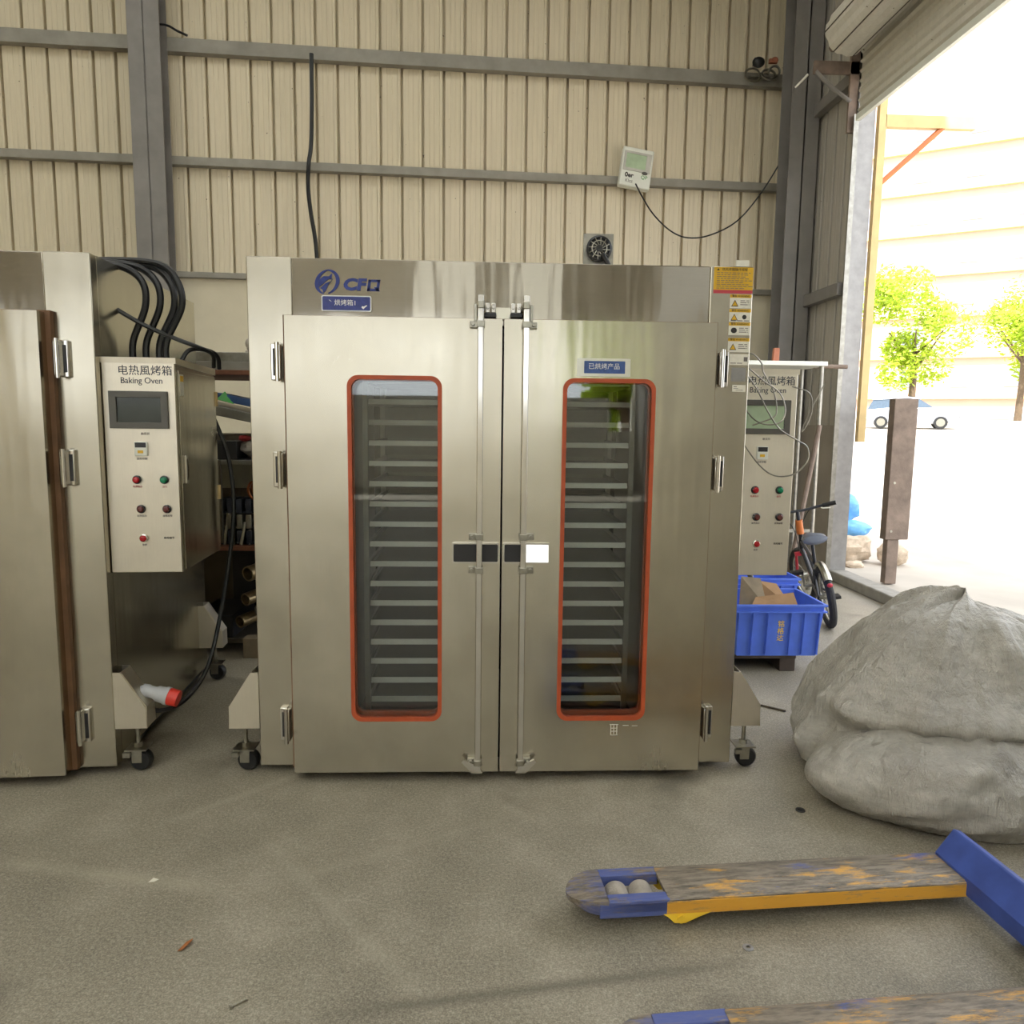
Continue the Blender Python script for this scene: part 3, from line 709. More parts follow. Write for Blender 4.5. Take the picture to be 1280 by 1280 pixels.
# plug lead: from the shelf side down to the caster bracket
pc = thing('power_lead', 'long black power lead with a grey and red industrial plug on the floor bracket', 'power lead', (-1.5,.2,0))
def L(p): return (p[0]+1.5, p[1]-.2, p[2])
MB().tube(spline([L(p) for p in ((-1.45,.64,1.62),(-1.40,.645,1.50),(-1.355,.655,1.34),(-1.34,.66,1.12),(-1.36,.64,.86),(-1.40,.58,.55),(-1.43,.46,.32),(-1.47,.28,.23),(-1.53,.16,.225),(-1.60,.11,.27),(-1.64,.09,.33),(-1.63,.07,.36),(-1.585,.075,.355))]), .011, 8).build('cord', M['cable'], pc)
pd = Vector((.150,.0,-.040)).normalized(); p0 = Vector(L((-1.575,.075,.355)))
rot = Vector((0,0,1)).rotation_difference(pd).to_matrix()
MB().lathe([(.014,-.012),(.018,0),(.028,.006),(.030,.03),(.027,.036),(.027,.06),(.034,.072),(.036,.10),(.040,.108),(.040,.122)], p0, 'z', 22, rot).build('plug_body', M['plug_grey'], pc)
MB().lathe([(.036,.120),(.038,.128),(.036,.165),(.030,.166)], p0, 'z', 22, rot).build('plug_collar', M['plug_red'], pc)
cable('hanging_cable', [(x_, y_, z_) for x_, y_, z_ in ((-1.865,5.12,5.29),(-1.87,5.12,4.8),(-1.885,5.12,4.4),(-1.905,5.07,4.18),(-1.92,5.10,3.95),(-1.90,5.12,3.7),(-1.85,5.12,3.3),(-1.84,5.15,2.4))], .022, M['cable'], 'thick black cable hanging down the cream wall from the upper rail')
cable('thin_cable', [tuple(wframe(.1) @ Vector(p)) for p in ((-.03,0,5.52),(.04,0,5.53),(.12,0,5.52),(.2,0,5.48),(.3,0,5.44))], .012, M['cable'], 'short black cable end lying on the upper rail beside the left column')
cable('meter_cable', [(1.575,5.27,4.14),(1.66,5.28,4.0),(1.8,5.3,3.82),(2.0,5.32,3.66),(2.2,5.34,3.60),(2.45,5.36,3.64),(2.75,5.37,3.80),(3.0,5.36,4.10),(3.17,5.3,4.40),(3.19,5.24,4.46)], .008, M['cable'], 'thin black cable sagging from the white meter to the column')
# loose thin wires in front of the right cabinet
ws = [[(1.06,.15,1.80),(1.13,.14,1.71),(1.19,.15,1.61),(1.25,.15,1.53),(1.33,.14,1.48),(1.38,.15,1.45),(1.385,.15,1.39),(1.33,.15,1.33),(1.24,.14,1.32),(1.16,.14,1.37),(1.06,.15,1.50)],
      [(1.07,.16,1.82),(1.16,.15,1.745),(1.24,.15,1.69),(1.27,.15,1.62),(1.26,.15,1.57),(1.22,.15,1.55),(1.15,.15,1.56),(1.09,.15,1.62),(1.06,.16,1.74)],
      [(1.05,.17,1.86),(1.11,.16,1.86),(1.155,.16,1.82),(1.17,.17,1.78),(1.215,.16,1.70),(1.235,.16,1.62),(1.22,.16,1.58),(1.13,.16,1.545)],
      [(1.30,.16,1.72),(1.375,.15,1.69),(1.40,.17,1.62),(1.385,.17,1.56),(1.36,.17,1.52),(1.39,.17,1.60),(1.43,.18,1.68),(1.46,.19,1.735)]]
wl = ['thin grey wire making the widest loop below the pale cabinet screen','thin grey wire looped across the middle of the pale cabinet screen','thin grey wire curling out from the oven edge above the pale screen','thin grey wire sticking out beside the right edge of the pale-screen cabinet']
for p, l in zip(ws, wl): cable('loose_wire', p, .0032, M['worn_metal'], l, 'wire', 'loose wires on the pale-screen cabinet', 6)

# ------------------------------------------------------------------ wall fittings
mt = thing('wall_meter', 'white digital meter tilted on the lower wall rail', 'meter')
mt.matrix_world = wframe(.12) @ Matrix.Translation((5.03,0,4.325)) @ Matrix.Rotation(math.radians(8),4,'Y') @ Matrix.Rotation(math.radians(-6),4,'X') @ Matrix.Scale(1.13,4)
MB().box(-.155,.155,-.05,.03,-.19,.19).build('case', M['white'], mt, bevel=.012)
ring_prism([(-.135,-.04),(.135,-.04),(.135,.145),(-.135,.145)], [(-.115,-.015),(.085,-.015),(.085,.125),(-.115,.125)], -.058,-.048).build('screen_frame', M['acrylic'], mt, smooth=False)
MB().box(-.115,.085,-.053,-.048,-.015,.125).build('screen', M['screen_pale'], mt)
MB().box(.092,.13,-.056,-.048,-.03,.115).build('side_panel', M['alu'], mt)
MB().ball((.085,-.055,-.045),(.03,.012,.016),12,6).build('sensor', M['bezel'], mt)
lettering('0er', .062, (-.065,-.051,-.085), mt, M['ink'], bold=.002)
lettering('QP', .05, (.085,-.051,-.085), mt, M['green_film'])
lettering('Klzz', .045, (-.06,-.051,-.14), mt, M['ink_soft'])
MB().box(-.03,.03,.02,.13,-.14,-.10).build('bracket', M['grey_paint'], mt)

fn = thing('duct_fan', 'small black round fan on a grey square plate above the oven roof', 'fan', (.475,.55,OH))
FZ = .045
MB().box(-.073,.073,.012,.018,0,.255).box(-.068,.068,.012,.10,0,.006).build('mounting_plate', M['worn_metal'], fn)
MB().lathe([(.060,.012),(.062,-.014),(.052,-.020),(.046,-.012),(.02,-.010),(.016,-.022)], (0,0,.135+FZ), 'y', 28).build('fan_housing', M['black_plastic'], fn)
gm = MB()
for k in range(12):
    q = 2*PI*k/12; gm.cyl((.012*math.cos(q),-.020,.135+FZ+.012*math.sin(q)),(.052*math.cos(q+.4),-.019,.135+FZ+.052*math.sin(q+.4)),.0022,5)
gm.tube([(.036*math.cos(2*PI*k/24),-.021,.135+FZ+.036*math.sin(2*PI*k/24)) for k in range(24)], .002, 5, True)
gm.build('fan_grille', M['zinc'], fn)
MB().cyl((.015,-.024,.155),(.07,-.03,.055),.012,10).ball((.07,-.03,.052),.017,10,6).build('lever', M['black_plastic'], fn)

bn = thing('wire_bundle', 'tangle of wire rings and clamps on the right end of the upper rail', 'wire tangle', tuple(wframe(.17,6.42,5.42) @ Vector((0,0,0))))
for (x, z, r, a, mm) in ((-.12,-.06,.085,.4,'zinc'),(.06,-.05,.075,1.1,'worn_metal'),(.12,-.02,.06,-.4,'worn_metal')):
    MB().tube([(x+r*math.cos(2*PI*k/20), .04*math.sin(a)*math.sin(2*PI*k/20), z+r*math.sin(2*PI*k/20)*.9) for k in range(20)], .012, 6, True).build('wire_ring', M[mm], bn)
MB().ball((-.07,-.03,.06),(.07,.05,.055),12,8).box(-.12,-.05,-.05,.02,.04,.10).build('clamp', M['black_plastic'], bn)
MB().box(.05,.14,-.04,0,.06,.10).ball((.11,-.03,.09),(.04,.03,.03),8,6).build('clamp', M['wood_red'], bn)  # red-brown colour stands for orange light falling on this piece
MB().box(-.15,.15,.0,.06,-.075,-.055).build('hanger_plate', M['worn_metal'], bn)

# roller shutter over the doorway
rs = thing('roller_shutter', 'rolled-up roller shutter drum and curtain above the yard doorway', 'roller shutter', (3.10,1.9,5.2))
pr = []
for k in range(28):
    q = 2*PI*k/28; r = .21 - (.014 if k % 4 == 0 else 0); pr.append((r*math.cos(q), r*math.sin(q)))
m = MB(); m.prism([(p[0],p[1]) for p in pr], -2.4, 1.95, 'y', Matrix.Translation((.07,0,-.15))); m.build('drum', M['shutter'], rs, smooth=False)
for k in range(7):
    q = 2*PI*k/7+.5; MB().box(-.004,.004,-2.4,1.95,-.006,.006, Matrix.Translation((.07+.208*math.cos(q),0,-.15+.208*math.sin(q)))).build('drum_seam', M['dark_steel'], rs)
cm = MB(); vs = []; fs = []; zz = 0.12; rows = []
z = .10
while z > -.80:
    rows += [(.27,z),(.292,z-.02),(.292,z-.065),(.27,z-.082)]; z -= .085
n = len(rows)
vs = [(x,-2.4,z_) for x, z_ in rows]+[(x,2.10,z_) for x, z_ in rows]+[(x+.006,-2.4,z_) for x, z_ in rows]+[(x+.006,2.10,z_) for x, z_ in rows]
fs = [(i,i+1,n+i+1,n+i) for i in range(n-1)]+[(2*n+i,3*n+i,3*n+i+1,2*n+i+1) for i in range(n-1)]
MB().add(vs,fs).build('curtain', M['shutter'], rs, smooth=False)
MB().box(.262,.30,-2.4,2.10,-.845,-.79).build('bottom_bar', M['white'], rs)
MB().box(-.10,.33,2.23,2.26,-.38,-.27).box(.25,.33,2.23,2.26,-.9,.1).cyl((.07,1.9,-.15),(.07,2.24,-.15),.04,14).build('end_bracket', M['rust'], rs)
MB().tube([(-.08,2.24,-.36),(.08,2.24,-.5),(.27,2.24,-.62)], .02, 8).build('brace', M['dark_paint'], rs)
MB().cyl((-.26,2.26,-.50),(-.16,2.22,-.40),.012,8).build('stay_rod', M['zinc'], rs)

# ------------------------------------------------------------------ storage rack between the ovens
sr = thing('storage_rack', 'cluttered steel storage rack seen in the gap left of the middle oven', 'rack', (-1.55,2.1,0))
def R_(x0,x1,y0,y1,z0,z1): return (x0+1.55,x1+1.55,y0-2.1,y1-2.1,z0,z1)
for x in (-2.35,-.82):
    for y in (1.72,2.42): MB().box(*R_(x-.02,x+.02,y-.02,y+.02,0,1.88)).build('post', M['dark_steel'], sr)
for z, mm in ((1.85,'wood_rust'),(1.28,'rack_steel'),(.72,'wood_rust'),(.10,'dark_steel')):
    MB().box(*R_(-2.37,-.80,1.70,2.44,z-.03,z)).build('shelf', M[mm], sr, bevel=.003)
sl = MB(); sl.prism([(-.82,-.06),(.73,-.06),(.73,0),(-.82,0)], -.40, .30, 'y', Matrix.Translation((0,0,1.58)) @ Matrix.Rotation(.20,4,'Y')); sl.build('sloping_shelf', M['rack_steel'], sr, bevel=.003)
MB().box(*R_(-1.78,-1.755,1.69,1.715,.74,1.28)).build('upright_strut', M['dark_steel'], sr)
MB().box(*R_(-2.37,-.80,2.42,2.44,.10,1.27)).build('back_sheet', M['dark_steel'], sr)  # added dark sheet, keeps the gap behind the shelves dark
def item(name, mb, mat, label, cat, group=None): return tag(mb.build(name, mat, bevel=.003), label, cat, group)
item('steel_channel', MB().box(-2.3,-.85,1.72,1.86,1.851,1.905), M['grey_paint'], 'long grey steel channel, lower of two stacked on the rack top', 'steel channel', 'channels on the rack top')
item('steel_channel', MB().box(-2.25,-.85,1.74,1.86,1.906,1.965), M['worn_metal'], 'long grey steel channel, upper of two stacked on the rack top', 'steel channel', 'channels on the rack top')
m = MB(); m.ball((-1.55,1.80,1.995),(.05,.04,.03),12,8); m.ball((-1.58,1.80,2.025),(.028,.03,.035),10,6); m.box(-1.60,-1.53,1.77,1.83,1.966,1.98)
item('valve_fitting', m, M['bag_grey'], 'small grey fitting lying on top of the stacked steel channels', 'fitting')
m = MB().prism([(-.35,0),(.35,0),(.35,.05),(-.35,.045)], 1.74, 2.0, 'y', Matrix.Translation((-1.45,0,1.597)) @ Matrix.Rotation(.20,4,'Y'))
item('folded_sheet', m, M['blue_film'], 'dark blue folded sheet on the sloping shelf', 'sheet')
m = MB(); m.add([(-1.78,1.72,1.665),(-1.72,1.71,1.652),(-1.66,1.72,1.635),(-1.69,1.74,1.66),(-1.71,1.75,1.69),(-1.725,1.74,1.72),(-1.73,1.78,1.65)], [(0,1,3,4,5),(1,2,3),(0,5,6),(5,4,6),(4,3,6),(3,2,6),(2,1,6),(1,0,6)])
item('plastic_scrap', m, M['green_film'], 'bright green plastic scrap on the sloping shelf', 'plastic scrap')
def blob(c, r, seed, amp=.25, n=20, mm=12):
    b_ = MB(); b_.ball((0,0,0),(1,1,1),n,mm); vs = []
    for p in b_.v:
        v = Vector(p); k = 1 + amp*noise.noise(v*1.7+Vector((seed,seed,seed))) + amp*.5*noise.noise(v*4+Vector((seed,0,seed)))
        vs.append((c[0]+r[0]*v.x*k, c[1]+r[1]*v.y*k, c[2]+r[2]*v.z*k))
    b_.v = vs; return b_
item('crumpled_bag', blob((-1.52,1.85,1.36),(.15,.11,.075),3), M['bag_grey'], 'grey crumpled bag on the shelf below the sloping one', 'bag')
item('dark_box', MB().box(-1.86,-1.66,1.73,1.95,1.282,1.40), M['black_plastic'], 'black box beside the grey crumpled bag on the rack', 'box')
item('red_rag', blob((-1.62,1.78,1.42),(.04,.04,.02),8), M['red_cloth'], 'small red rag between the black box and the crumpled bag', 'rag')
item('carton', MB().box(-1.44,-1.34,1.78,1.92,1.282,1.45), M['card_dark'], 'small upright carton behind the crumpled bag', 'carton')
for i, (z, mm, l) in enumerate(((.725,'motor_blue','dark cast motor on the middle shelf, lowest of the pile'),(.83,'worn_metal','grey metal housing piled on the dark motor'),(.93,'motor_blue','dark finned motor piled below the upper shelf'))):
    m = MB()
    for k in range(7): m.box(-1.80+.06*k,-1.765+.06*k,1.74,1.96,z,z+.092)
    m.cyl((-1.82,1.85,z+.046),(-1.36,1.85,z+.046),.04,16).box(-1.83,-1.36,1.76,1.94,z,z+.012)
    item('electric_motor', m, M[mm], l, 'motor', 'motors piled on the rack')
item('copper_coil', MB().tube([(-1.56+.045*math.cos(2*PI*k/20),1.72+.004*k,1.08+.06*math.sin(2*PI*k/20)) for k in range(41)], .009, 6), M['copper'], 'copper coil hanging in front of the piled motors', 'coil')
tb = [(-1.60,.62,.050,'brass_tube','brass-coloured steel tube end, uppermost in the bottom of the rack'),(-1.50,.53,.045,'worn_metal','grey steel tube end under the uppermost tube in the rack'),(-1.62,.45,.042,'brass_tube','tarnished tube end at the middle of the tube pile'),(-1.53,.37,.048,'worn_metal','grey steel tube end near the bottom of the tube pile'),(-1.66,.30,.040,'brass_tube','tarnished tube end lowest in the tube pile')]
for x, z, r, mm, l in tb:
    d = Vector((.45,.75,.10)).normalized(); p = Vector((x,1.68,z-.08))
    m = MB().lathe([(r*.82,.30),(r*.82,0),(r,0),(r,.72),(r*.3,.72)], p, 'z', 22, Vector((0,0,1)).rotation_difference(d).to_matrix())
    o = tag(m.build('steel_tube', M[mm]), l, 'tube', 'tubes in the bottom of the rack')
item('scrap_bin', MB().box(-1.98,-1.72,1.73,2.2,.101,.25), M['black_plastic'], 'dark open bin on the bottom of the storage rack', 'bin')
item('paper_carton', MB().box(-1.62,-1.50,1.60,1.70,0,.13), M['card_dark'], 'small dull carton on the floor below the tube pile', 'carton')

item('grey_carton', MB().box(-1.98,-1.42,2.0,2.38,1.282,1.44), M['bag_grey'], 'grey carton at the back of the shelf behind the crumpled bag', 'carton')
item('metal_duct', MB().box(-1.95,-1.30,1.95,2.35,1.10,1.245).box(-1.97,-1.28,1.93,1.95,1.08,1.247), M['rack_steel'], 'grey metal duct piece wedged under the upper shelf of the rack', 'duct')
item('dark_casing', MB().box(-1.90,-1.05,2.29,2.41,.105,.62).box(-1.92,-1.03,2.28,2.30,.56,.62), M['black_plastic'], 'dark machine casing behind the tube ends in the rack', 'casing')
m = MB()
for k in range(9): m.cyl((-1.82+.055*k,1.74+.01*(k%3),.722),(-1.80+.05*k+.02*(k%2),1.76,.722+.10+.05*((k*7)%4)), .012, 8)
item('bolt_offcuts', m, M['zinc'], 'row of upright steel offcuts in front of the motors on the middle shelf', 'offcuts')
# ------------------------------------------------------------------ behind the right-hand cabinet
st = thing('steel_stand', 'tall steel stand with a white top board behind the pale-screen cabinet', 'stand', (2.66,3.85,0))
MB().box(-.42,.40,-.25,.25,2.085,2.125).build('top_board', M['white'], st, bevel=.004)
for x in (-.38,.36):
    for y in (-.21,.21): MB().cyl((x,y,0),(x,y,2.085),.022,10).build('post', M['worn_metal'], st)
MB().box(-.38,.36,-.22,-.20,.55,.58).build('cross_bar', M['worn_metal'], st)
MB().cyl((.38,0,2.10),(.70,0,2.10),.02,8).build('side_arm', M['rust'], st)
item('wood_stick', MB().prism([(-.026,0),(.03,0),(.032,.12),(-.02,.12)], 3.66,3.70,'y', Matrix.Translation((2.60,0,2.125))), M['wood_red'], 'short red-brown wooden stick standing on the white top board', 'wood stick')
m = MB().cyl((2.72,3.45,0),(2.98,3.52,1.55),.022,10)
item('rusty_bar', m, M['rust'], 'rusty bar leaning behind the pale-screen cabinet next to the bicycle', 'bar')

# blue crates on a dolly
dl = thing('crate_dolly', 'dark wooden dolly under the blue crate', 'dolly', (1.62,1.62,0))
MB().box(-.27,.29,-.30,.30,.085,.108).build('deck', M['wood_dark'], dl, bevel=.004)
for x in (-.22,.24): MB().box(x-.05,x+.05,-.29,.29,0,.085).build('runner', M['wood_dark'], dl, bevel=.004)
def make_crate(label, loc, rz, L_, W_, H_, text):
    t = thing('storage_crate', label, 'crate', loc, rz)
    tp = .03
    b_ = MB(); w = .004
    lo = [(-L_/2+tp,-W_/2+tp),(L_/2-tp,-W_/2+tp),(L_/2-tp,W_/2-tp),(-L_/2+tp,W_/2-tp)]; hi = [(-L_/2,-W_/2),(L_/2,-W_/2),(L_/2,W_/2),(-L_/2,W_/2)]
    def ins(P, k): return [(x-(k if x > 0 else -k), y-(k if y > 0 else -k)) for x, y in P]
    vs = [(x,y,0) for x, y in lo]+[(x,y,H_) for x, y in hi]+[(x,y,H_) for x, y in ins(hi,w)]+[(x,y,.006) for x, y in ins(lo,w)]
    fs = [(0,3,2,1)]+[(i,(i+1)%4,4+(i+1)%4,4+i) for i in range(4)]+[(4+i,4+(i+1)%4,8+(i+1)%4,8+i) for i in range(4)]+[(8+i,8+(i+1)%4,12+(i+1)%4,12+i) for i in range(4)]+[(12,13,14,15)]
    b_.add(vs, fs); b_.build('shell', M['crate'], t, smooth=False)
    r = MB(); e = .014
    for z0, z1 in ((H_-.012,H_),(H_-.05,H_-.042)):
        r.box(-L_/2-e,L_/2+e,-W_/2-e,-W_/2+.002,z0,z1).box(-L_/2-e,L_/2+e,W_/2-.002,W_/2+e,z0,z1).box(-L_/2-e,-L_/2+.002,-W_/2,W_/2,z0,z1).box(L_/2-.002,L_/2+e,-W_/2,W_/2,z0,z1)
    r.build('rim', M['crate'], t)
    ribs = MB()
    for f in (-.46,-.30,-.13,.13,.28,.45):
        for s in (-1,1):
            x = f*L_; y0 = s*(W_/2); y1 = s*(W_/2-tp)
            ribs.add([(x-.004,y1,.01),(x+.004,y1,.01),(x+.004,y1+s*.018,.01),(x-.004,y1+s*.018,.01),(x-.004,y0-s*.003,H_-.05),(x+.004,y0-s*.003,H_-.05),(x+.004,y0+s*.013,H_-.05),(x-.004,y0+s*.013,H_-.05)],
                     [(0,1,2,3),(4,5,6,7),(0,1,5,4),(1,2,6,5),(2,3,7,6),(3,0,4,7)])
    for f in (-.3,.3):
        for s in (-1,1):
            y = f*W_; x0 = s*L_/2; x1 = s*(L_/2-tp)
            ribs.add([(x1,y-.004,.01),(x1,y+.004,.01),(x1+s*.018,y+.004,.01),(x1+s*.018,y-.004,.01),(x0-s*.003,y-.004,H_-.05),(x0-s*.003,y+.004,H_-.05),(x0+s*.013,y+.004,H_-.05),(x0+s*.013,y-.004,H_-.05)],
                     [(0,1,2,3),(4,5,6,7),(0,1,5,4),(1,2,6,5),(2,3,7,6),(3,0,4,7)])
    ribs.build('ribs', M['crate'], t)
    if text:
        lean = math.atan2(tp, H_)
        for i, ch in enumerate(text):
            z = H_*.62 - i*.046
            y = -W_/2 + tp*(1-z/H_) - .0015
            lettering(ch, .044, (.015,y,z), t, M['crate_yellow'], rot=(PI/2+lean,0,0), ext=.0012)
    return t
CR = make_crate('blue plastic crate with yellow lettering and cardboard scraps, right of the oven', (1.775,1.50,.108), 0, .56,.44,.335, '铭格达')
make_crate('blue plastic crate half hidden behind the lettered crate', (1.90,2.16,0), 0, .56,.40,.465, None)
def flap(pts, th, mat, label, name='cardboard_piece'):
    a, b_, c, d = [Vector(p) for p in pts]; nrm = (b_-a).cross(d-a).normalized()*th
    m = MB().add([a,b_,c,d,a+nrm,b_+nrm,c+nrm,d+nrm], [(0,1,2,3),(7,6,5,4),(0,4,5,1),(1,5,6,2),(2,6,7,3),(3,7,4,0)])
    return tag(m.build(name, mat), label, 'cardboard', 'cardboard in the blue crate')
flap([(1.54,1.36,.30),(1.72,1.34,.40),(1.745,1.55,.55),(1.62,1.56,.56)], .005, M['card_dark'], 'dull cardboard flap standing at the left in the lettered crate')
flap([(1.60,1.33,.40),(1.92,1.33,.385),(1.91,1.42,.485),(1.66,1.40,.46)], .005, M['card'], 'brown cardboard piece bent up along the front of the lettered crate')
flap([(1.72,1.52,.36),(1.93,1.46,.37),(1.88,1.62,.50),(1.76,1.62,.52)], .005, M['card'], 'brown cardboard piece leaning at the back of the lettered crate')
item('dark_tube', MB().cyl((1.72,1.44,.36),(1.69,1.60,.57),.018,12), M['black_plastic'], 'short dark tube sticking up between the cardboard pieces', 'tube')

# ------------------------------------------------------------------ bicycle
bk = thing('bicycle', 'small dark bicycle with an orange stem and grey saddle leaning by the doorway', 'bicycle', (2.62,2.34,0))
bk.rotation_euler = (math.radians(-11.5), 0, math.radians(77))
# local: x forward (towards the back wall), y left, z up
RW = .245
def wheel(x, steer=0):
    Mx = Matrix.Translation((x,0,RW)) @ Matrix.Rotation(steer,4,'Z')
    def P(r, q, y=0): return tuple(Mx @ Vector((r*math.cos(q), y, r*math.sin(q))))
    w = MB().tube([P(RW-.029,2*PI*k/36) for k in range(36)], .029, 10, True).build('tyre', M['tyre'], bk)
    MB().tube([P(RW-.052,2*PI*k/36) for k in range(36)], .010, 6, True).build('rim', M['worn_metal'], w)
    s = MB()
    for k in range(18): s.cyl(P(.02,2*PI*k/18+.3, .02 if k % 2 else -.02), P(RW-.055,2*PI*k/18), .0016, 4)
    s.cyl(P(0,0,-.045), P(0,0,.045), .018, 12)
    s.build('spokes', M['zinc'], w)
wheel(0); wheel(.86, .25)
f = MB()
bb, sp, hd, hb = (.36,0,.26), (.24,0,.50), (.70,0,.60), (.73,0,.50)
f.cyl(bb,sp,.016,10).cyl(bb,hb,.019,10).cyl((.25,0,.47),(.70,0,.57),.015,10)
for y in (-.05,.05): f.cyl((0,y,RW),(.34,y*.4,.26),.010,8).cyl((0,y,RW),(.25,y*.3,.46),.009,8)
f.cyl((.745,0,.46),(.685,0,.64),.020,12).build('frame', M['bike_frame'], bk)
fk = MB()
for y in (-.05,.05): fk.cyl((.86,y,RW),(.76,y,.45),.012,8)
fk.box(.735,.785,-.06,.06,.44,.47).build('fork', M['bike_red'], bk)
hbm = MB().cyl((.70,0,.60),(.66,0,.84),.016,10)
hbm.tube([(.60,.29,.87),(.63,.20,.86),(.66,.06,.84),(.66,-.06,.84),(.63,-.20,.86),(.60,-.29,.87)], .012, 10)
hb_ = hbm.build('handlebar', M['bike_frame'], bk)
for s in (-1,1): MB().cyl((.63,s*.20,.86),(.595,s*.30,.871),.018,10).build('grip', M['black'], hb_)
for s in (-1,1): MB().tube([(.64,s*.17,.855),(.68,s*.20,.83),(.69,s*.27,.82)], .006, 6).build('brake_lever', M['zinc'], hb_)
for s in (-1,1): MB().tube(spline([(.66,s*.15,.85),(.78,s*.10,.80),(.80,s*.03,.66),(.76,s*.02,.50)]), .004, 6).build('brake_cable', M['black'], hb_)
spm = MB().cyl((.24,0,.48),(.21,0,.66),.014,10).build('seat_post', M['bike_frame'], bk)
MB().cyl((.688,0,.64),(.672,0,.76),.030,14).build('stem_cover', M['bike_orange'], bk)
sd = MB(); sec = []
for (x, w, z, h) in ((.04,.05,.675,.03),(.06,.092,.685,.075),(.14,.092,.688,.08),(.24,.055,.682,.07),(.36,.028,.675,.05),(.40,.012,.668,.025)):
    sec.append([(x, w*math.cos(q), z + (h*.45 if math.sin(q) > 0 else h*.55)*math.sin(q)) for q in [2*PI*k/14 for k in range(14)]])
vs = [p for s in sec for p in s]; fs = [(i*14+k,i*14+(k+1)%14,(i+1)*14+(k+1)%14,(i+1)*14+k) for i in range(len(sec)-1) for k in range(14)]+[tuple(range(14)), tuple((len(sec)-1)*14+k for k in range(14))]
sd.add(vs,fs).build('saddle', M['saddle'], bk)
mg = MB(); vs = []; fs = []
for k in range(15):
    q = math.radians(35+ 105*k/14)
    for y, dr in ((-.03,-.012),(-.018,.006),(0,.012),(.018,.006),(.03,-.012)): vs.append(((RW+.022+dr)*math.cos(q), y, RW+(RW+.022+dr)*math.sin(q)))
for k in range(14):
    for j in range(4): fs.append((k*5+j,k*5+j+1,(k+1)*5+j+1,(k+1)*5+j))
mg.add(vs,fs).build('mudguard', M['zinc'], bk)
cr = MB().tube([(.36+.075*math.cos(2*PI*k/24),-.06,.26+.075*math.sin(2*PI*k/24)) for k in range(24)], .006, 6, True).cyl((.36,-.08,.26),(.36,.08,.26),.014,10)
cr.cyl((.36,-.085,.26),(.40,-.09,.13),.009,8).cyl((.36,.085,.26),(.32,.09,.39),.009,8).build('crank', M['worn_metal'], bk)
for p in ((.40,-.135,.13),(.32,.135,.39)): ring_prism([(p[0]-.05,p[2]-.012),(p[0]+.05,p[2]-.012),(p[0]+.05,p[2]+.012),(p[0]-.05,p[2]+.012)],[(p[0]-.035,p[2]-.006),(p[0]+.035,p[2]-.006),(p[0]+.035,p[2]+.006),(p[0]-.035,p[2]+.006)],p[1]-.045,p[1]+.045).build('pedal', M['black'], bk)
MB().cyl((.0,-.06,RW-.01),(.03,-.06,.14),.010,8).lathe([(.02,-.008),(.024,0),(.02,.008)], (.03,-.06,.12), 'y', 14).build('derailleur', M['black'], bk)
MB().ball((-.235,0,RW+.14),(.012,.022,.016),10,6).build('reflector', M['bike_red'], bk)

